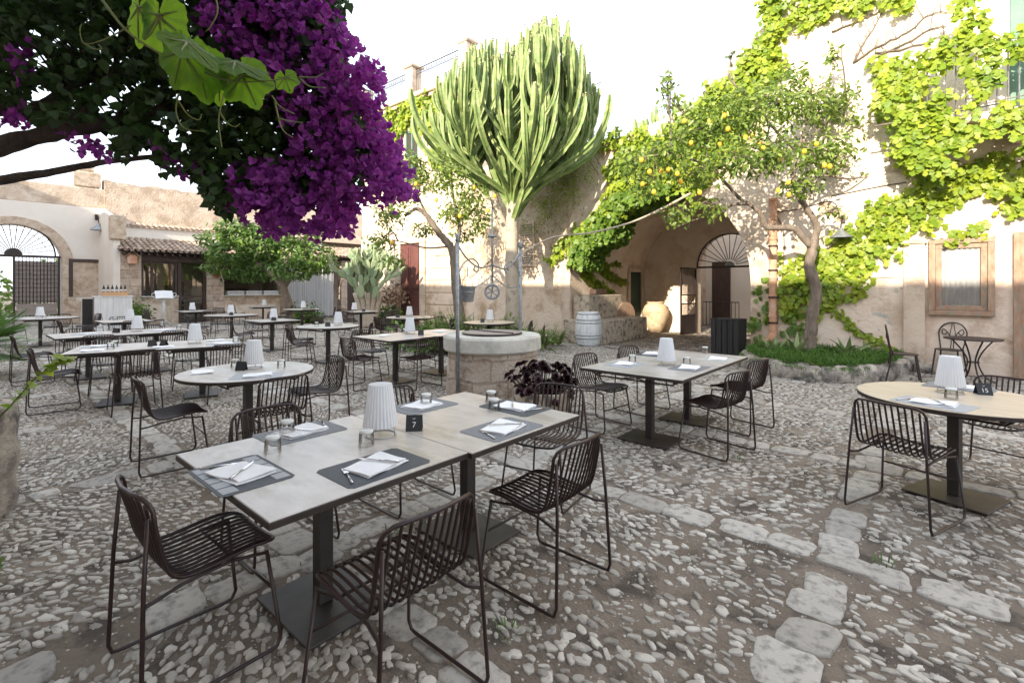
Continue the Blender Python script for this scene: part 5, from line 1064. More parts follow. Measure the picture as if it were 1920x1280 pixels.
ivy('vine mass covering the balcony and its railing', [[(1640, 132), (1655, 112), (1735, 90), (1742, 122), (1738, 175), (1800, 225), (1760, 262), (1700, 260), (1660, 215), (1640, 175)], [(1735, 90), (1782, 52), (1800, -20), (1838, -20), (1836, 62), (1880, 66), (1960, 50), (1960, 105), (1905, 112), (1868, 128), (1850, 170), (1835, 212), (1812, 165), (1795, 128), (1738, 122)], [(1742, 175), (1770, 172), (1795, 200), (1800, 225), (1850, 212), (1960, 180), (1960, 262), (1895, 280), (1850, 262), (1815, 262), (1800, 300), (1770, 330), (1730, 332), (1700, 300), (1672, 262), (1700, 240), (1740, 215)]], y0=VF-.74, dens=320, stems=[[(1640, 240), (1740, 215), (1930, 175)]], thick=.14)
ivy('vine on the wall left of the balcony', [[(1632, 135), (1650, 105), (1700, 95), (1720, 180), (1710, 250), (1760, 300), (1740, 345), (1690, 310), (1665, 260), (1640, 200)]], y0=VF, dens=230, thick=.25)
ivy('vine swag along the top of the tall wall', [[(1440, -30), (1722, -30), (1722, 6), (1680, 18), (1640, 14), (1600, 22), (1560, 38), (1520, 42), (1490, 60), (1465, 80), (1475, 100), (1470, 150), (1440, 180), (1410, 210), (1380, 215), (1345, 225), (1330, 190), (1380, 130), (1425, 105), (1436, 60)]], dens=250, thick=.22)
bs = thing('bare_vine_stems', 'bare brown vine stems fanning over the sunlit tall wall', 'vine stems'); m = MB()
for l in ([(1600, 118), (1650, 85), (1700, 62), (1740, 30), (1780, 22)], [(1625, 115), (1700, 80), (1745, 55), (1775, 50)], [(1560, 60), (1610, 40), (1640, 25), (1690, 5)], [(1600, 118), (1620, 80), (1640, 50), (1655, 20)], [(1640, 100), (1700, 90), (1770, 68)], [(1480, 30), (1520, 18), (1560, -5)]):
    c = spline([onv(a, b, VF-.03) for a, b in l], 5); m.tube([p+Vector((0, 0, random.gauss(0, .012))) for p in c], [.02*(1-.6*i/len(c)) for i in range(len(c))], 5)
    for p in c[::2]: m.tube([p, p+Vector((random.uniform(-.1, .1), 0, random.uniform(.08, .3))), p+Vector((random.uniform(-.25, .25), 0, random.uniform(.2, .5)))], [.006, .004, .002], 4)
m.build('stems', m_bark, bs, smooth=True)
ivy('yellow green vine under the terrace on the left wing', [[(688, 216), (725, 205), (770, 190), (830, 168), (862, 175), (862, 300), (835, 330), (815, 300), (800, 250), (788, 236), (760, 240), (752, 262), (760, 330), (742, 340), (718, 330), (712, 270), (690, 250)]], dens=120, size=(.13, .2), thick=.3)
def wisps(label, poly, y0, dens, m=None, size=(.05, .09), thick=.5, tw=22):
    q = [onv(px, py, y0) for px, py in poly]; q = [(p.x, p.z) for p in q]; xs = [a for a, b in q]; zs = [b for a, b in q]; n = int((max(xs)-min(xs))*(max(zs)-min(zs))*dens)
    x = rng.uniform(min(xs), max(xs), n); z = rng.uniform(min(zs), max(zs), n); k = inpoly(x+rng.normal(0, .12, n), z+rng.normal(0, .12, n), q) & (np.sin(x*4.1+np.sin(z*3))*np.cos(z*3.3+x) < .45); x, z = x[k], z[k]; n = len(x)
    t = thing('climbing_vine', label, 'climbing vine', (0, 0, 0), 0, 'vines on the farmhouse'); scatter('foliage', OVAL, np.stack([x, y0-rng.uniform(.03, thick, n), z], 1), rdir(n)+[0, -.5, .5], rdir(n)+[0, 0, -.4], rng.uniform(*size, n), m or m_lemonleaf, t)
    mb = MB()
    for i in range(tw): j = rng.integers(n); p = Vector((x[j], y0-.05, z[j])); mb.tube([p, p+Vector((random.uniform(-.4, .4), -.1, random.uniform(.2, .6))), p+Vector((random.uniform(-.8, .8), -.25, random.uniform(.2, .9)))], [.010, .007, .003], 4)
    mb.build('twigs', m_bark, t)
wisps('fine-leaved green shrub growing on the rough wall right of the euphorbia', [(1010, 262), (1060, 250), (1120, 272), (1130, 330), (1100, 370), (1050, 400), (1000, 440), (985, 380), (1000, 310)], VF, 800, m=m_vine, size=(.045, .08))
wisps('thin pale creeper on the low wall left of the arch', [(985, 380), (1050, 380), (1110, 400), (1080, 440), (1020, 495), (990, 500), (975, 450)], VF, 110, size=(.05, .08), thick=.15, tw=4)
# ================= trees
def limb(mb, pts, r0, r1, n=8, k=6, wob=.0):
    c = spline(pts, k); L_ = len(c); mb.tube([p+Vector((random.gauss(0, wob), random.gauss(0, wob), 0)) for p in c], [r0+(r1-r0)*i/(L_-1)+random.gauss(0, r0*.04) for i in range(L_)], n); return c
def blobs_leaves(bl, n, tpl, size, m, parent, name='crown', up=.5, hollow=.5, per=None):
    w = np.array([b[3]*b[4]*b[5] for b in bl])**.8; idx = rng.choice(len(bl), n, p=w/w.sum()); c = np.array([b[:3] for b in bl])[idx]; s = np.array([b[3:6] for b in bl])[idx]
    d = rdir(n); r = rng.uniform(hollow, 1.0, (n, 1))**.7*(1+rng.normal(0, .08, (n, 1))); off = d*r*s
    cl = np.sin(off[:, 0]*9+c[:, 1]*3)*np.cos(off[:, 2]*8+c[:, 0])*np.sin(off[:, 1]*9+1); k = rng.random(n) < .62+.5*cl; pos = (c+off)[k]; d = d[k]
    return scatter(name, tpl, pos, d*.6+rdir(len(pos))*.7+[0, 0, up], rdir(len(pos))+d*.5-[0, 0, .5], rng.uniform(*size, len(pos)), m, parent)
def twigs(mb, src, dst, r0=.02, n=4, sag=.1):
    s, d = Vector(src), Vector(dst); mid = (s+d)/2+Vector((random.gauss(0, sag), random.gauss(0, sag), random.gauss(0, sag)+.05)); c = spline([s, mid, d], 4); mb.tube(c, [r0*(1-.75*i/(len(c)-1)) for i in range(len(c))], n); return c
# -- lemon tree on the right
lt = thing('lemon_tree', 'lemon tree with twisted trunk and yellow fruit in the raised bed', 'tree', (0, 0, 0)); tr = MB()
ZL = 9.55; A = lambda px, py, dz=0: at(px, py, ZL+dz)
t0 = limb(tr, [A(1518, 664), A(1519, 630), A(1524, 590), A(1531, 545), A(1518, 500), A(1524, 462), A(1527, 452)], .115, .09, 10, 6, .006)
l1 = limb(tr, [A(1524, 455), A(1532, 425), A(1512, 390), A(1495, 365), A(1488, 330), A(1500, 270), A(1520, 210)], .075, .018, 8)
l2 = limb(tr, [A(1520, 462), A(1490, 430), A(1455, 427), A(1437, 425), A(1425, 400), A(1405, 383), A(1385, 370), A(1350, 330), A(1325, 290), A(1330, 240)], .068, .016, 8)
l3 = limb(tr, [A(1400, 382), A(1370, 385), A(1350, 400), A(1310, 410), A(1270, 425)], .035, .010, 6)
l4 = limb(tr, [A(1490, 350), A(1540, 330), A(1590, 335), A(1640, 330, .2)], .035, .01, 6)
l5 = limb(tr, [A(1350, 330), A(1300, 300, -.3), A(1240, 290, -.5), A(1190, 300, -.5)], .03, .008, 6)
l6 = limb(tr, [A(1500, 290), A(1450, 240, -.4), A(1420, 190, -.4)], .03, .008, 6); l7 = limb(tr, [A(1505, 270), A(1560, 220, .3), A(1600, 180, .3)], .03, .008, 6)
BL = []
for px, py, dz, w_, h_, d_ in ((1250, 290, -.3, .62, .45, .7), (1190, 310, -.5, .42, .34, .5), (1310, 240, -.3, .6, .5, .8), (1390, 210, -.5, .65, .55, .9), (1470, 190, -.2, .6, .55, .9), (1550, 195, .2, .6, .5, .7), (1610, 240, .4, .5, .5, .5), (1440, 290, -.5, .7, .42, .8), (1540, 290, .0, .65, .45, .8), (1360, 300, -.8, .6, .4, .6), (1620, 330, .4, .4, .35, .4), (1500, 350, -.4, .4, .22, .5), (1270, 400, 0, .4, .26, .4), (1330, 390, -.2, .36, .2, .4), (1210, 350, -.4, .3, .28, .4), (1255, 180, -.3, .22, .32, .3), (1250, 145, -.3, .14, .22, .2), (1560, 110, 0, .13, .4, .2), (1370, 110, -.2, .1, .15, .1), (1490, 140, -.2, .3, .22, .3), (1640, 400, .3, .3, .12, .3), (1560, 400, 0, .28, .12, .2), (1300, 330, 0, .5, .2, .5)):
    p = A(px, py, dz); BL.append((p.x, p.y, p.z, w_, d_*.8, h_))
allc = l1+l2+l3+l4+l5+l6+l7
for b in BL:
    c = Vector(b[:3])
    for i in range(9):
        d = c+Vector((random.uniform(-1, 1)*b[3], random.uniform(-1, 1)*b[4], random.uniform(-.8, .9)*b[5])); s = min(allc[::2], key=lambda q: (q-c).length+random.uniform(0, .3)); 
        if i == 0: e = twigs(tr, s, c, .022, 5)
        else: twigs(tr, e[random.randint(3, len(e)-1)], d, .009, 4, .05)
tr.build('trunk', m_bark, lt, smooth=True)
blobs_leaves(BL, 11500, OVAL, (.085, .145), m_lemonleaf, lt, hollow=.15, up=.3)
LP = [(1203, 300), (1218, 322), (1205, 345), (1226, 360), (1240, 322), (1253, 318), (1270, 326), (1276, 340), (1312, 361), (1330, 228), (1283, 227), (1358, 217), (1365, 242), (1296, 268), (1350, 270), (1398, 258), (1410, 256), (1426, 270), (1431, 278), (1424, 273), (1463, 300), (1508, 284), (1531, 270), (1546, 310), (1556, 312), (1478, 342), (1459, 357), (1479, 365), (1521, 378), (1424, 366), (1444, 232), (1470, 190), (1538, 172), (1630, 270), (1456, 240), (1550, 307), (1385, 300), (1340, 300)]
for i, (px, py) in enumerate(LP[:28]):
    p = A(px, py, random.uniform(-.95, -.35)); m = MB().ball(tuple(p), .041, .041, .049, 10, 7); o = m.build('lemon', m_lemon, lt, smooth=True)
lb = thing('bare_branch', 'long bare pale branch reaching from the lemon tree towards the well', 'branch', (0, 0, 0)); m = MB()
limb(m, [at(1296, 362, 9.4), at(1240, 392, 9.6), at(1180, 418, 9.8), at(1110, 436, 9.9), at(1040, 444, 9.9), at(1000, 462, 9.7), at(968, 482, 9.4)], .026, .010, 6); m.build('branch', m_ebark, lb, smooth=True)
# -- airy lemon tree on the left of the euphorbia
l2t = thing('lemon_tree', 'sparse lemon tree with crooked trunk before the left wing', 'tree'); tr = MB(); ZB = 13.0; A2 = lambda px, py, dz=0: at(px, py, ZB+dz)
a1 = limb(tr, [A2(866, 648), A2(862, 600), A2(858, 560), A2(852, 500), A2(846, 465), A2(825, 440), A2(808, 415), A2(795, 400), A2(780, 392), A2(760, 405)], .16, .035, 9, 6, .008)
a2 = limb(tr, [A2(850, 480), A2(862, 430), A2(850, 370), A2(845, 320)], .06, .02, 6); a3 = limb(tr, [A2(800, 405), A2(785, 370), A2(770, 330)], .04, .012, 6); a4 = limb(tr, [A2(846, 462), A2(800, 465), A2(760, 455), A2(735, 450)], .03, .01, 5); a5 = limb(tr, [A2(855, 420), A2(890, 390), A2(905, 360)], .04, .012, 6)
B2 = []
for px, py, w_, h_ in ((730, 400, .5, .45), (760, 360, .5, .4), (715, 450, .35, .3), (790, 330, .55, .5), (840, 330, .6, .55), (880, 370, .5, .45), (850, 400, .5, .35), (900, 410, .4, .4), (870, 440, .35, .25), (800, 430, .35, .2), (770, 300, .3, .3), (740, 490, .2, .2)):
    p = A2(px, py, random.uniform(-.5, .5)); B2.append((p.x, p.y, p.z, w_, .5, h_))
ac_ = a1[20:]+a2+a3+a4+a5
for b in B2:
    c = Vector(b[:3])
    for i in range(9):
        d = c+Vector((random.uniform(-1, 1)*b[3], random.uniform(-1, 1)*b[4], random.uniform(-1, .9)*b[5])); s = min(ac_[::2], key=lambda q: (q-c).length+random.uniform(0, .3))
        if i == 0: e = twigs(tr, s, c, .022, 5)
        else: twigs(tr, e[random.randint(3, len(e)-1)], d, .008, 4, .06)
tr.build('trunk', m_bark, l2t, smooth=True); blobs_leaves(B2, 5200, OVAL, (.09, .14), m_lemonleaf, l2t, hollow=.1, up=.3)
for px, py in ((862, 405), (928, 368), (735, 455), (818, 375), (890, 352), (915, 395), (780, 345)): MB().ball(tuple(A2(px, py, -.7)), .05, .05, .06, 10, 7).build('lemon', m_lemon, l2t, smooth=True)
# -- candelabra euphorbia
eb = W(0.0, 13.0); eu = thing('candelabra_euphorbia', 'huge candelabra euphorbia with upright ribbed green branches', 'tree', (eb.x, eb.y, 0))
tr = MB(); limb(tr, [(0, 0, 0), (.02, 0, 1.2), (-.02, .02, 2.4), (.02, 0, 3.6), (.03, 0, 4.4)], .205, .145, 12, 8, .008)
EX = Vector((CA, SA, 0)); EY = Vector((-SA, CA, 0))   # picture-right and away
def E(x, y, z): return EX*x+EY*y+Vector((0, 0, z))
limb(tr, [E(-.02, 0, 2.6), E(-.2, 0, 3.1), E(-.42, .02, 3.7), E(-.6, .05, 4.3)], .13, .10, 9, 6); tr.build('trunk', m_ebark, eu, smooth=True)
star = [1, .42, 1, .42, 1, .42, 1, .42]
def topz(x, y): # height of the crown top over the plan position
    T = [(-2.5, 6.2), (-2.1, 6.9), (-1.7, 7.35), (-1.2, 7.7), (-.7, 8.0), (-.1, 8.0), (.4, 8.25), (.8, 8.55), (1.25, 8.55), (1.6, 8.0), (2.0, 7.5), (2.35, 6.9), (2.6, 6.3)]
    return float(np.interp(x, [a for a, b in T], [b for a, b in T]))-.32*abs(y)**1.5
mb = MB(); nb = 0
def ebranch(p0, d0, p1, r, sway=.0):
    """grow from p0 leaving along d0, ending upright at p1"""
    L_ = (p1-p0).length; c1 = p0+d0*L_*.42; c2 = p1-Vector((0, 0, 1))*L_*.42; n = max(8, int(L_/.11)); pts = []; rr = []; ph = random.uniform(0, 6)
    per = random.uniform(.38, .6)
    for i in range(n+1):
        t = i/n; a = (1-t)**3; b = 3*t*(1-t)**2; c = 3*t*t*(1-t); d = t**3; pts.append(p0*a+c1*b+c2*c+p1*d)
        s = L_*t; con = 1-.30*max(0, math.cos(2*math.pi*s/per+ph))**6; rr.append(r*con*(1 if t < .93 else max(.35, 1-(t-.93)*8))*(.9+.1*t))
    mb.tube(pts, rr, 8, prof=star); TIPS.append(pts[-1]); return pts
golden = 2.39996; TIPS = []
prim = []
for i in range(17):
    a = i*golden+.4; rad = 1.0*math.sqrt((i+.6)/17); x = 2.45*rad*math.cos(a)+.05; y = 2.0*rad*math.sin(a); zt = topz(x, y)-random.uniform(.0, .5); z0 = 3.35+.9*(1-rad)+random.uniform(-.1, .3)
    out_ = E(x, y, 0).normalized() if rad > .1 else Vector((0, 0, 1)); d0 = (out_*(.35+.55*rad)+Vector((0, 0, .75))).normalized()
    p0 = E(-.55, .05, min(z0+.3, 4.25)) if (x < -.7) else Vector((0, 0, z0))+out_*.08
    pr_ = ebranch(p0, d0, E(x, y, zt), .095); prim.append((pr_, x, y))
for pr_, x, y in prim:
    n = len(pr_)
    for j in range(24):
        t = random.uniform(.2, .85); p0 = pr_[int(t*n)]; tang = (pr_[min(int(t*n)+1, n-1)]-pr_[int(t*n)]).normalized()
        sp = .85*(1.12-t); dx, dy = random.gauss(0, sp*.75), random.gauss(0, sp*.7); X2 = x*(.55+.5*t)+dx; Y2 = y*(.55+.5*t)+dy
        X2 = max(-2.65, min(2.75, X2)); Y2 = max(-2.1, min(1.9, Y2)); zt = topz(X2, Y2)-random.uniform(0, .55)
        if zt < p0.z+.35: continue
        p1 = E(X2, Y2, zt); o_ = (p1-p0); o_.z = 0; ebranch(p0, (o_.normalized()*.75+tang*.5+Vector((0, 0, .15))).normalized(), p1, random.uniform(.052, .07))
for s in range(12):   # low reaching arms at the rim
    a = s*math.pi*2/12+.2; x, y = 2.5*math.cos(a), 1.9*math.sin(a); ebranch(Vector((0, 0, 3.9)), (E(math.cos(a), math.sin(a), 0)*.85+Vector((0, 0, .55))).normalized(), E(x*1.04, y, random.uniform(5.9, 6.5)), .085)
ebranch(E(-1.3, -.5, 4.9), E(-.9, 0, .45).normalized(), E(-2.5, -.9, 6.45), .085)
for s in range(9): a = s*.7; ebranch(Vector((0, 0, 3.6)), (E(math.cos(a), math.sin(a), 0)*.5+Vector((0, 0, .8))).normalized(), E(.8*math.cos(a), .7*math.sin(a), topz(.8*math.cos(a), .7*math.sin(a))-.4), .115)
mb.build('branches', m_euph, eu)
tp_ = np.repeat(np.array([tuple(t) for t in TIPS]), 7, 0); n = len(tp_); scatter('flower_tips', BRACT, tp_+rng.normal(0, .035, (n, 3))-[0, 0, .02], rdir(n), rdir(n)+[0, 0, .6], rng.uniform(.03, .06, n), m_jar, eu)
# second euphorbia far behind the low roof
e2 = thing('candelabra_euphorbia', 'pale top of a second euphorbia behind the lemon tree crown', 'tree', tuple(at(1285, 300, 15.5))); e2.location.z = 5.4; mb = MB()
for i in range(70):
    a = random.uniform(0, 6.28); r = 1.75*math.sqrt(random.random()); x, y = r*math.cos(a), r*math.sin(a)*.8; ebranch(E(x*.3, y*.3, 0), (E(x, y, 0)*.4+Vector((0, 0, .6))).normalized(), E(x, y, 1.95-.22*r*r+random.uniform(-.2, .1)), .08)
mb.build('branches', m_euph, e2)
MB().tube([(0, 0, -.1), (0, 0, .9)], .2, 10).build('trunk', m_ebark, e2)
# -- fig tree by the kiosk counter
fg = thing('fig_tree', 'round-crowned green tree shading the service counter', 'tree'); tr = MB(); A3 = lambda px, py, dz=0: at(px, py, 21.0+dz)
f1 = limb(tr, [A3(548, 606), A3(545, 580), A3(537, 555), A3(532, 530), A3(540, 500), A3(530, 470)], .22, .08, 9); f2 = limb(tr, [A3(534, 535), A3(555, 505), A3(580, 480)], .12, .04, 7); f3 = limb(tr, [A3(536, 545), A3(500, 505), A3(450, 475)], .12, .04, 7)
B3 = []
for px, py, w_, h_ in ((430, 470, .8, .6), (425, 500, .7, .45), (455, 440, .8, .65), (490, 455, .9, .7), (500, 500, .9, .5), (540, 470, .9, .7), (550, 505, .8, .45), (585, 480, .7, .6), (600, 500, .4, .3), (470, 510, .9, .4), (410, 450, .45, .4), (445, 425, .5, .35), (560, 440, .6, .5)):
    p = A3(px, py, random.uniform(-.6, .6)); B3.append((p.x, p.y, p.z, w_, 1.0, h_))
for b in B3:
    c = Vector(b[:3]); s = min(f1+f2+f3, key=lambda q: (q-c).length); e = twigs(tr, s, c, .04, 5)
    for i in range(5): twigs(tr, e[-1], c+Vector((random.uniform(-1, 1)*b[3], random.uniform(-1, 1)*b[4], random.uniform(-.8, .9)*b[5])), .014, 4)
tr.build('trunk', m_bark, fg, smooth=True); blobs_leaves(B3, 9500, OVAL, (.17, .27), m_figleaf, fg, hollow=.45, up=.5)
# -- prickly pear
op = W(-5.45, 18.6); oc = thing('prickly_pear', 'tall pale green prickly pear cactus left of the oxblood door', 'cactus', (op.x, op.y, 0)); mb = MB(); rr = []
def pad(c, d, n_, L_, w_):
    d = d.normalized(); n_ = (n_-d*n_.dot(d)).normalized(); s = d.cross(n_); k = len(mb.v); v = random.random()
    for zf, th in ((-1, .0), (-.6, 1), (.6, 1), (1, 0)):
        for i in range(14):
            a = 2*math.pi*i/14; rr_ = (1 if th else .88); y = .5-.5*math.cos(a); x = math.sin(a)*(.55+.45*y)
            mb.v.append(tuple(c+d*(L_*(.5+(y-.5)*rr_))+s*(w_*.5*x*rr_)+n_*(.022*zf*(1 if th else 1.3))))
    for r in range(3):
        for i in range(14): j = (i+1) % 14; mb.f.append((k+r*14+i, k+r*14+j, k+r*14+14+j, k+r*14+14+i)); rr.append(v)
    mb.f.append(tuple(k+i for i in reversed(range(14)))); mb.f.append(tuple(k+42+i for i in range(14))); rr.extend([v, v])
def grow(c, d, n_, lv, L_):
    pad(c, d, n_, L_, L_*.6)
    if lv <= 0: return
    for i in range(random.choice((1, 2, 2, 3))):
        a = random.uniform(-.75, .75); s = d.cross(n_).normalized(); nd = (d*math.cos(a)+s*math.sin(a)+Vector((0, 0, .35))+n_*random.uniform(-.3, .3)).normalized(); e = c+d.normalized()*L_*.9*math.cos(a*.5)+s*L_*.25*math.sin(a)
        grow(e, nd, (n_+rvec()*.7).normalized(), lv-1, L_*random.uniform(.85, 1.0))
def rvec(): v = rng.normal(size=3); return Vector(v/np.linalg.norm(v))
for i in range(7): x = -.75+i*.22; grow(E(x*.5, random.uniform(-.3, .3), .9+random.uniform(0, .3)), E(x*.35, 0, 1).normalized(), E(random.uniform(-.6, .6), -1, .2), 4, random.uniform(.44, .54))
mb.build('pads', m_opun, oc, smooth=False, rnd=rr)
tr = MB()
for i in range(5): x = -.5+i*.25; tr.tube(spline([E(x*.3, 0, 0), E(x*.6, .05, .6), E(x, 0, 1.35)], 4), [.10]*9, 7)
tr.build('trunk', m_ebark, oc, smooth=True)
# ================= strappy plants, palm, bed plants
def straps(label, spots, n, L_, w_, m, name='strap_leaf_plant', cat='plant', group='strap-leaved plants by the wall', up=1.0, droop=.35):
    V = []; F_ = []; R_ = []; 
    for (cx, cy, cz) in spots:
        for i in range(n):
            a = random.uniform(0, 6.28); l = L_*random.uniform(.6, 1.1); el = random.uniform(.6, 1.45)*up; d = Vector((math.cos(a)*math.cos(el), math.sin(a)*math.cos(el), math.sin(el))); s = Vector((-math.sin(a), math.cos(a), 0)); k = len(V); v = random.random(); ns = 6; dr = droop*random.uniform(.3, 1.6)
            for j in range(ns+1):
                t = j/ns; p = Vector((cx, cy, cz))+Vector((math.cos(a), math.sin(a), 0))*.04+d*l*t-Vector((0, 0, 1))*dr*l*t*t+Vector((math.cos(a), math.sin(a), 0))*dr*l*.5*t*t; ww = w_*(1-t**2.2)*(.7+.6*t*(1-t)*2)+.001; V += [tuple(p-s*ww), tuple(p+Vector((0, 0, -.2*w_))), tuple(p+s*ww)]
            for j in range(ns): q = k+3*j; F_ += [(q, q+1, q+4, q+3), (q+1, q+2, q+5, q+4)]; R_ += [v, v]
    o = thing(name, label, cat, (0, 0, 0), 0, group); mb_ = MB(); mb_.v = V; mb_.f = F_; mb_.build('leaves', m, o, rnd=R_); return o
def G_(px, py, Z): w = at(px, py, Z); return w
for i, (px, Z, h, nn, lab) in enumerate(((815, 12.6, .95, 46, 'tall strap-leaved plant left of the bucket behind the well'), (850, 12.2, 1.15, 60, 'tallest strap-leaved plant behind the left well post'), (888, 12.4, 1.0, 50, 'strap-leaved plant behind the hanging pulley'), (935, 12.6, .95, 44, 'strap-leaved plant at the foot of the euphorbia trunk'), (968, 12.3, .8, 36, 'strap-leaved plant right of the euphorbia trunk'), (1005, 12.4, .75, 34, 'strap-leaved plant right of the right well post'), (1035, 13.0, .6, 24, 'small strap-leaved plant in the curbed bed left of the barrel'), (830, 11.4, .5, 40, 'low leafy clump before the strap-leaved plants'))):
    w = W((px-960)*Z/F, Z); straps(lab, [(w.x, w.y, .05), (w.x+.15, w.y+.1, .05)], nn, h*1.15, .028, m_strap, droop=.3)
def clump(label, cx, cy, rx, ry, z, n, m, tpl=OVAL, size=(.05, .09), h=.2, name='bush', cat='bush', group=None, up=.8):
    P = np.stack([cx+rng.normal(0, rx*.5, n), cy+rng.normal(0, ry*.5, n), z+np.abs(rng.normal(0, h*.6, n))], 1); t = thing(name, label, cat, (0, 0, 0), 0, group); scatter('foliage', tpl, P, rdir(n)*.8+[0, 0, up], rdir(n)+[0, 0, .5], rng.uniform(*size, n), m, t); return t
w = W(-1.9, 12.0); clump('green leafy undergrowth left behind the well', w.x, w.y, 1.1, .7, .02, 1500, m_figleaf, OVAL, (.10, .18), .45)
w = W(-.3, 12.6); clump('green leafy undergrowth under the euphorbia', w.x, w.y, 1.2, .6, .02, 1300, m_figleaf, OVAL, (.09, .16), .35)
w = W(.9, 12.9); clump('grassy green tuft in the curbed bed left of the barrel', -9.2, 11.25, .9, .4, .1, 1600, m_herb, OVAL, (.06, .1), .13)
w = W(-4.6, 19.2); clump('low red-leaved shrub beneath the prickly pear', w.x, w.y, .7, .5, .9, 420, m_redclay and m_oldwood, OVAL, (.12, .2), .6); clump('green bush at the foot of the prickly pear', w.x-.5, w.y, .8, .5, .02, 900, m_figleaf, OVAL, (.14, .22), .55)
w = W(-9.0, 21.4); clump('low green bush beside the tree trunk at the reed screen', w.x, w.y, .8, .6, .02, 900, m_figleaf, OVAL, (.14, .22), .5)
w = W(-15.0, 19.7); clump('small leafy plant at the foot of the kiosk pier', w.x, w.y, .5, .4, .3, 260, m_figleaf, OVAL, (.14, .24), .45)
# palm-like plant at the left edge
pw = W(-9.2, 8.35); pm = thing('dwarf_palm', 'bushy bright green fan palm cut by the left edge', 'palm', (pw.x, pw.y, 0)); V = []; F_ = []; R_ = []
for i in range(150):
    a = random.uniform(0, 6.28); el = random.uniform(-.35, 1.4); d = Vector((math.cos(a)*math.cos(el), math.sin(a)*math.cos(el), math.sin(el))); c = Vector((0, 0, .5))+d*random.uniform(.2, .62); s = d.cross(Vector((0, 0, 1))).normalized(); v = random.random()
    for j in range(15):
        b = (j-7)*.14; f = (d*math.cos(b)+s*math.sin(b)).normalized(); l = random.uniform(.36, .52); w_ = s*math.cos(b)-d*math.sin(b); k = len(V); V += [tuple(c), tuple(c+f*l*.5+w_*.011), tuple(c+f*l-Vector((0, 0, .06*l))), tuple(c+f*l*.5-w_*.011)]; F_.append((k, k+1, k+2, k+3)); R_.append(max(0, min(1, v+random.gauss(0, .15))))
mb = MB(); mb.v = V; mb.f = F_; mb.build('fronds', m_palm, pm, rnd=R_); MB().tube([(0, 0, 0), (0, 0, .4)], .1, 8).build('trunk', m_bark, pm)
# low stone planter at the left foreground edge with sprigs
lw = thing('stone_planter', 'tall rough stone planter cut by the left photo edge', 'planter', (0, 0, 0)); c = W(-3.83, 3.35); m = MB(); ro = random.Random(5)
m.lathe([(.32, 0), (.34, .1), (.315, .22), (.34, .34), (.325, .5), (.345, .62), (.33, .74), (.25, .76), (.2, .7)], 18, (c.x, c.y, 0), wob=.03).build('stones', m_rock, lw, smooth=True, sharp=40)
def sprig(label, c, n, h, spread, size, m, lw_=.006):
    t = thing('leafy_sprig', label, 'sprig', tuple(c), 0, 'sprigs at the left edge'); P = []; Nn = []; Dn = []; mb_ = MB()
    for i in range(n):
        d = Vector((random.gauss(0, spread), random.gauss(0, spread), h*random.uniform(.5, 1))); q = spline([(0, 0, 0), (d.x*.3, d.y*.3, d.z*.6), d], 6); mb_.tube(q, [lw_*(1-.7*j/len(q)) for j in range(len(q))], 4)
        for p in q[3:]: 
            for _ in range(2): P.append(p); Nn.append(rvec()+Vector((0, 0, 1))); Dn.append(rvec()+d.normalized()*.6)
    mb_.build('stems', m_grapet, t); scatter('foliage', HEARTL, P, Nn, Dn, rng.uniform(*size, len(P)), m, t); return t
q = W(-3.55, 3.45, .7); t_ = thing('leafy_sprig', 'long arching sprig with yellow green leaves at the left edge', 'sprig', (0, 0, 0), 0, 'sprigs at the left edge'); mb = MB(); P = []; Nn = []; Dn = []
pth = spline([at(-20, 800, 3.3), at(20, 760, 3.25), at(60, 715, 3.2), at(90, 690, 3.2), at(122, 672, 3.2)], 7); mb.tube(pth, [.007*(1-.6*i/len(pth)) for i in range(len(pth))], 5)
for i, p in enumerate(pth[6:]):
    for _ in range(1 if i < len(pth)-14 else 4): P.append(p+rvec()*.01); Nn.append(rvec()*.7+Vector((0, 0, 1))); Dn.append(rvec()+Vector((0, 0, .2)))
mb.build('stem', m_grapet, t_); scatter('foliage', HEARTL, P, Nn, Dn, rng.uniform(.05, .085, len(P)), m_vine, t_)
sprig('leafy sprigs growing from the stone planter at the left edge', c+Vector((.08, 0, .72)), 9, .35, .12, (.05, .085), m_vine)
w = W(-2.72, 2.55); sprig('small fresh seedling with heart leaves in the left cobbles', w, 4, .14, .06, (.04, .07), m_vined, .004)
w = W(-2.88, 2.42); sprig('larger fresh seedling at the very left edge of the cobbles', w, 5, .22, .07, (.05, .08), m_vined, .004)
# broad leaves and feathery green in the raised bed
for i, (x, y, h, nn, lab) in enumerate(((-2.45, 10.75, .55, 30, 'broad-leaved pale striped plant left of the lemon trunk'), (-2.1, 10.9, .6, 26, 'broad-leaved plant right before the lemon trunk'), (-1.3, 11.2, .6, 26, 'broad-leaved plant right of the lemon trunk'), (-.98, 11.5, .5, 14, 'smaller broad-leaved plant by the pale wall'))):
    straps(lab, [(x, y, .2)], nn, h, .055, m_aspi, 'broad_leaf_plant', 'plant', 'broad-leaved plants in the raised bed', droop=.45)
P = []; pbx = [(a*.95-.05, b) for a, b in pb_]
n = 20000; x = rng.uniform(-3.1, -.4, n); y = rng.uniform(9.35, 11.85, n); k = inpoly(x, y, [(a, b) for a, b in pb_]); x, y = x[k], y[k]; n = len(x)
hz = .27+.12*np.abs(np.sin(x*5+np.sin(y*6)))*rng.random(n)+.03*rng.random(n); dd_ = np.minimum(1, (y-9.45)); 
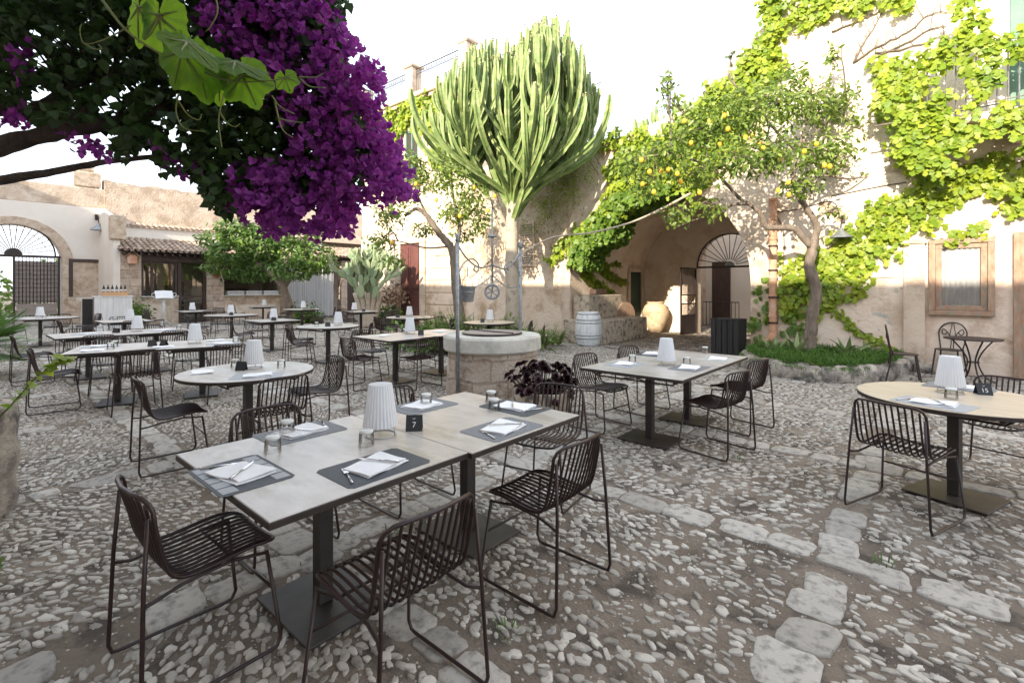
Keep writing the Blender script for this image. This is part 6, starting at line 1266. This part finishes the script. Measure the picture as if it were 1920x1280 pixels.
o = scatter('feathery_groundcover', ([(0, 0, 0), (.05, .5, .03), (0, 1, 0), (-.05, .5, .03)], [(0, 1, 2, 3)]), np.stack([x, y, hz-.04], 1), rdir(n)+[0, -.6, .2], rdir(n)*.8+[0, 0, .9], rng.uniform(.07, .13, n), m_herb); tag(o, 'feathery bright green ground cover filling the raised bed', 'ground cover', None, 'stuff')
n = 1500; ip = rng.integers(8, 70, n); pp_ = np.array([tuple(pc[i]) for i in ip]); o = scatter('trailing_greenery', ([(0, 0, 0), (.05, .5, .03), (0, 1, 0), (-.05, .5, .03)], [(0, 1, 2, 3)]), pp_+np.stack([rng.normal(0, .05, n), -np.abs(rng.normal(.02, .05, n)), .27-.22*np.abs(rng.normal(0, .5, n))*(np.sin(ip*.5) > .2)], 1), rdir(n)+[0, -1, .2], rdir(n)*.6-[0, 0, .9], rng.uniform(.06, .11, n), m_herb); tag(o, 'green growth spilling over the rocky rim of the raised bed', 'ground cover', None, 'stuff')
# weeds and dry grass between the stones
n = 2600; X = rng.uniform(-9, 2.5, n); Y = rng.uniform(.2, 9, n); g = np.minimum(np.min(np.abs(X[:, None]-np.array(GU)), 1), np.min(np.abs(Y[:, None]-np.array(GV)), 1)); k = (np.abs(g-.14) < .05) & (np.sin(X*3.1)*np.cos(Y*2.7) > .1) & inview(X, Y); X, Y = X[k], Y[k]; n = len(X); rep = 9
X = np.repeat(X, rep)+rng.normal(0, .018, n*rep); Y = np.repeat(Y, rep)+rng.normal(0, .018, n*rep); n *= rep
o = scatter('dry_grass', ([(0, 0, 0), (.05, .5, 0), (0, 1, 0), (-.05, .5, 0)], [(0, 1, 2, 3)]), np.stack([X, Y, np.full(n, -.002)], 1), rdir(n)+[0, 0, .1], rdir(n)*.9+[0, 0, .8], rng.uniform(.02, .05, n), m_dry); tag(o, 'tufts of dry grass and moss between the paving slabs', 'grass', None, 'stuff')
for i, (px, py, lab) in enumerate(((795, 975, 'small green weed under the joined front tables'), (728, 1000, 'thin green weed beside the front chair foot'), (950, 1185, 'tiny green weed among cobbles at the bottom'), (1385, 860, 'spiky weed behind the middle right chairs'), (1660, 1060, 'small weed at the slab crossing on the right'))):
    Z = CAMH*F/(py-HZ); w = W((px-960)*Z/F, Z); straps(lab, [(w.x, w.y, 0)], 12, .065, .003, m_herb, 'weed', 'weed', 'weeds in the paving', droop=.3)
n = 5200; X = rng.uniform(-7, 2.5, n); Y = rng.uniform(.2, 5.5, n); k = inview(X, Y) & (np.sin(X*2.3+1)*np.cos(Y*3.1)+rng.normal(0, .3, n) > .35); X, Y = X[k], Y[k]; n = len(X); X = np.repeat(X, 6)+rng.normal(0, .02, n*6); Y = np.repeat(Y, 6)+rng.normal(0, .02, n*6); n *= 6
o = scatter('straw_litter', ([(0, 0, 0), (.035, .5, 0), (0, 1, 0), (-.035, .5, 0)], [(0, 1, 2, 3)]), np.stack([X, Y, np.full(n, .002)], 1), rdir(n)*.5+[0, 0, 1], rdir(n)+[0, 0, .25], rng.uniform(.015, .04, n), m_dry); tag(o, 'dry straw and leaf litter lying between the foreground cobbles', 'litter', None, 'stuff')
# ================= bougainvillea over the left foreground
bg_ = thing('bougainvillea', 'dark-leaved bougainvillea crown with a mass of purple bracts', 'tree'); tr = MB()
B = lambda px, py, Z: at(px, py, Z)
t1 = limb(tr, [W(-4.1, 2.6, 0), W(-4.0, 2.6, 1.0), W(-3.7, 2.65, 1.8), B(-60, 300, 2.7), B(60, 258, 2.75), B(150, 240, 2.8), B(240, 225, 2.9), B(330, 200, 3.0), B(440, 180, 3.1)], .068, .028, 9, 6, .004)
t2 = limb(tr, [W(-3.95, 2.6, 1.3), B(-120, 370, 2.6), B(0, 338, 2.65), B(100, 322, 2.7), B(200, 303, 2.75), B(330, 290, 2.85)], .036, .012, 7, 6, .003)
t3 = limb(tr, [W(-3.7, 2.65, 1.8), B(-60, 230, 2.7), B(60, 205, 2.8), B(160, 150, 2.9), B(300, 100, 3.1)], .04, .018, 7)
t4 = limb(tr, [B(120, 245, 2.78), B(180, 190, 2.8), B(215, 130, 2.85), B(230, 40, 2.9)], .03, .012, 6); t5 = limb(tr, [B(440, 180, 3.1), B(540, 220, 3.1), B(620, 300, 3.1), B(700, 335, 3.1)], .03, .008, 6)
t6 = limb(tr, [B(330, 200, 3.0), B(420, 280, 3.0), B(520, 350, 3.0), B(600, 400, 3.0)], .025, .008, 6); t7 = limb(tr, [B(440, 180, 3.1), B(520, 90, 3.2), B(600, 40, 3.2)], .03, .01, 6)
src = t1[20:]+t3+t4+t5+t6+t7
def region(polys, n, zr, hole=None):
    P = []
    for poly, w in polys:
        xs = [a for a, b in poly]; ys = [b for a, b in poly]; m_ = int(n*w); x = rng.uniform(min(xs), max(xs), m_*3); y = rng.uniform(min(ys), max(ys), m_*3); k = inpoly(x+rng.normal(0, 9, len(x)), y+rng.normal(0, 9, len(x)), poly); x, y = x[k][:m_], y[k][:m_]; P.append(np.stack([x, y], 1))
    P = np.concatenate(P); Z = rng.uniform(zr[0], zr[1], len(P)); X = (P[:, 0]-960)*Z/F; z = CAMH-(P[:, 1]-HZ)*Z/F
    return np.stack([CA*X-SA*Z, SA*X+CA*Z, z], 1), P
leafp = [([(-60, -90), (560, -90), (640, -40), (640, 120), (700, 250), (690, 330), (560, 380), (430, 380), (405, 375), (370, 330), (300, 300), (240, 290), (200, 275), (250, 240), (170, 215), (120, 150), (60, 140), (20, 110), (-60, 100)], 1.0), ([(-60, 100), (60, 120), (130, 150), (200, 180), (160, 225), (90, 235), (30, 215), (-60, 190)], .08), ([(560, -60), (610, -40), (622, 5), (600, 20), (570, 10)], .02), ([(190, 240), (260, 225), (330, 290), (300, 305), (270, 280), (225, 285)], .025), ([(370, 330), (460, 370), (440, 400), (405, 385)], .02)]
Pl, px_ = region(leafp, 15500, (2.55, 3.75))
hole = (np.sin(px_[:, 0]*.045+1.7*np.sin(px_[:, 1]*.04))*np.cos(px_[:, 1]*.05+np.sin(px_[:, 0]*.03)) > .38) & (px_[:, 0] < 350) & (px_[:, 1] > 50); Pl = Pl[~hole]; n = len(Pl)
scatter('leaves', HEARTL, Pl, rdir(n)*.8+[0, 0, .5], rdir(n)+[0, 0, -.4], rng.uniform(.045, .075, n), m_bougleaf, bg_)
brp = [([(400, -60), (560, -60), (622, 20), (640, 60), (690, 105), (718, 160), (705, 200), (722, 245), (745, 300), (790, 350), (785, 372), (752, 370), (735, 382), (700, 365), (665, 380), (660, 430), (640, 448), (600, 440), (560, 430), (520, 440), (470, 405), (440, 385), (450, 340), (500, 320), (560, 280), (520, 200), (470, 120), (400, 80), (370, 40)], 1.0), ([(690, 290), (700, 275), (712, 290), (700, 300)], .003), ([(430, 320), (520, 300), (560, 360), (520, 420), (450, 400)], .10)]
Pb, pb2 = region(brp, 7200, (2.45, 3.35))
k = (np.sin(pb2[:, 0]*.06+1.3*np.sin(pb2[:, 1]*.05))*np.cos(pb2[:, 1]*.055) < .62); Pb = Pb[k]; n = len(Pb); rep = 3
ax = norm(rdir(n)+np.array([.3, -.6, .1])); o1 = norm(np.cross(ax, rdir(n))); o2 = np.cross(ax, o1); PP = []; NN = []; DD = []; SS = []; RR_ = []; s_ = rng.uniform(.030, .048, n); rv = rng.random(n)
for j in range(rep):
    t = j*2*np.pi/3; d = o1*np.cos(t)+o2*np.sin(t); PP.append(Pb); DD.append(d*.75+ax*.75); NN.append(ax*.8-d*.7); SS.append(s_); RR_.append(rv)
Ps, _ = region([([(0, 190), (60, 200), (40, 240), (0, 240)], .4), ([(20, 80), (60, 90), (50, 160), (10, 150)], .4), ([(100, 240), (190, 270), (230, 300), (180, 300)], .4), ([(280, 260), (380, 330), (330, 340)], .3), ([(695, 270), (712, 280), (705, 300), (690, 290)], .03), ([(590, 20), (640, 20), (610, 40)], .03)], 70, (2.5, 2.9)); n = len(Ps)
PP.append(np.repeat(Ps, 3, 0)); NN.append(rdir(n*3)); DD.append(rdir(n*3)); SS.append(np.full(n*3, .042)); RR_.append(rng.random(n*3))
scatter('bracts', BRACT, np.concatenate(PP), np.concatenate(NN), np.concatenate(DD), np.concatenate(SS), m_bract, bg_, np.concatenate(RR_))
# leaves added overhead, out of the frame, to shade the crown and foreground
n = 15000; XX = rng.uniform(-4.4, 2.4, n); ZZ = rng.uniform(-1.4, 4.4, n); hh = 3.15+.35*np.sin(XX*2)+rng.uniform(0, 1.0, n)+.12*ZZ; k = (ZZ < .4) | (HZ-(hh-CAMH)*F/ZZ < -25) | (960+F*XX/ZZ < 520); k &= (XX < -1.5) | (ZZ < 1.7); XX, ZZ, hh = XX[k], ZZ[k], hh[k]; n = len(XX)
scatter('added_shade_leaves', HEARTL, np.stack([CA*XX-SA*ZZ, SA*XX+CA*ZZ, hh], 1), rdir(n)*.7+[0, 0, 1], rdir(n), rng.uniform(.07, .11, n), m_bougleaf, bg_)
# a few stray bracts on the left side
Ps, _ = region([([(0, 190), (60, 200), (40, 240), (0, 240)], .4), ([(20, 80), (60, 90), (50, 160), (10, 150)], .4), ([(100, 240), (190, 270), (230, 300), (180, 300)], .4), ([(280, 260), (380, 330), (330, 340)], .3)], 60, (2.5, 2.9)); n = len(Ps)
pass
for i in range(170):
    j = random.randrange(len(Pl)); p = Vector(Pl[j]); s = min(src[::3], key=lambda q: (q-p).length); tr.tube([s, (s+p)/2+Vector((0, 0, .04))+rvec()*.05, p], [.009, .006, .002], 4)
tr.build('trunk', m_bbark, bg_, smooth=True)
# ---- grape shoot hanging close in front
gv = thing('grape_vine_shoot', 'hanging grape vine shoot with large backlit lobed leaves and tendrils', 'vine'); 
def grape(px, py, Z, size, tip, nrm_, parent):
    """a lobed, toothed leaf; tip and normal in camera-space x, y(depth), z"""
    n = 75; out = []
    for i in range(n):
        a = -math.pi*.93+2*math.pi*.93*i/(n-1)   # from one side of the stalk notch round the tip
        lob = 0
        for c_, h_, w_ in ((0, .26, .34), (1.05, .20, .32), (-1.05, .20, .32), (2.05, .10, .42), (-2.05, .10, .42)): lob += h_*math.exp(-((a-c_)/w_)**2)
        tooth = .025*abs((i % 3)-1); r = .62+lob-tooth*.9; out.append((r*math.sin(a), r*math.cos(a)+.12))
    V = [Vector((0, 0, 0))]; F_ = []
    rings = 4
    for k in range(1, rings+1):
        for x, y in out: q = k/rings; X, Y = x*q, y*q; V.append(Vector((X, Y, -.20*(X*X)-.16*(max(0, Y)**2)+.035*math.sin(6*X+2)*math.cos(5*Y)+.02*math.sin(14*math.atan2(X, Y+.01))*q)))
    for i in range(n-1):
        F_.append((0, 1+i, 2+i))
        for k in range(rings-1): a = 1+k*n+i; F_.append((a, a+n, a+n+1, a+1))
    mb_ = MB(); o = W((px-960)*Z/F, Z, CAMH-(py-HZ)*Z/F)
    def cv(t): return Vector((CA*t[0]-SA*t[1], SA*t[0]+CA*t[1], t[2]))
    y_ = cv(tip).normalized(); z_ = cv(nrm_); z_ = (z_-y_*z_.dot(y_)).normalized(); x_ = y_.cross(z_)
    mb_.v = [tuple(o+(x_*v.x+y_*v.y+z_*v.z)*size) for v in V]; mb_.f = F_; mb_.build('leaf', m_grape, parent, smooth=True)
    vb = MB()
    for a in (0, 1.05, -1.05, 2.0, -2.0):
        L_ = .75 if abs(a) < 1.5 else .5; pts = [Vector((L_*t*math.sin(a), L_*t*math.cos(a)+.1*t, 0)) for t in (0, .33, .66, 1)]
        vb.tube([o+(x_*p.x+y_*p.y+z_*(-.20*p.x**2-.16*max(0, p.y)**2-.004))*size for p in pts], [.006*size/.1, .004*size/.1*.8, .003*size/.1*.7, .001], 4)
    vb.build('leaf_veins', m_grapet, parent, smooth=True)
ZG = 1.05
grape(262, 15, ZG+.03, .085, (-.35, .2, -1), (-.3, -1, .4), gv)
grape(300, 30, ZG, .095, (-.1, .2, -1), (-.2, -1, .5), gv)
grape(345, 95, ZG-.02, .085, (-.5, .1, -1), (.1, -1, .5), gv)
grape(372, 120, ZG+.03, .085, (.05, .25, -1), (.1, -1, .6), gv)
grape(350, 80, ZG-.08, .082, (1, 0, -.75), (.75, -.5, 1), gv)
grape(440, 118, ZG, .080, (1, -.1, -.42), (.4, -.55, 1), gv)
grape(455, 140, ZG+.05, .078, (.35, .2, -1), (0, -1, .6), gv)
grape(415, 140, ZG+.06, .07, (-.25, .1, -1), (0, -1, .5), gv)
grape(535, 145, ZG+.02, .036, (.3, 0, -1), (0, -1, .4), gv)
m = MB(); G2_ = lambda l, Z=ZG: [at(a, b, Z) for a, b in l]
m.tube(spline(G2_([(150, -60), (195, 5), (240, 60), (300, 100), (370, 130), (430, 152), (500, 152), (545, 145)]), 6), [.0032*(1-.6*i/43) for i in range(43)], 6)
for l in ([(245, 48), (215, 65), (185, 78), (158, 82), (150, 60), (153, 45)], [(158, 82), (175, 92), (190, 92), (185, 84)], [(335, 175), (330, 210), (345, 240), (385, 247)], [(335, 190), (352, 215), (372, 225), (378, 214)], [(420, 175), (410, 220), (412, 250), (416, 278)], [(412, 210), (425, 230), (440, 238), (450, 232)], [(510, 180), (525, 200), (552, 214)], [(515, 190), (528, 240), (548, 258)], [(522, 222), (545, 228), (568, 230)], [(560, 145), (590, 145), (606, 138)], [(560, 145), (580, 162), (610, 165)], [(400, -20), (408, 20), (395, 50), (385, 60)]):
    c_ = spline(G2_(l), 6); m.tube(c_, [.0018*(1-.5*i/len(c_)) for i in range(len(c_))], 5)
for l in ([(300, 30), (285, 60), (270, 75)], [(345, 95), (320, 105), (310, 104)], [(440, 118), (432, 140), (425, 160)], [(455, 140), (440, 150), (430, 152)]): m.tube(spline(G2_(l), 4), .0022, 5)
m.build('stem_and_tendrils', m_grapet, gv, smooth=True)
cb_ = thing('wall_cable', 'thin grey cables strung along the right wall behind the lemon tree', 'cable'); m = MB()
for l in ([(1456, 398), (1500, 392), (1560, 378), (1575, 410)], [(1456, 402), (1470, 440), (1468, 520)], [(1560, 368), (1650, 350), (1700, 342)]): m.tube([p+Vector((0, -.015, 0)) for p in spline([onv(a, b, VF) for a, b in l], 4)], .008, 4)
m.build('cable', m_iron, cb_)
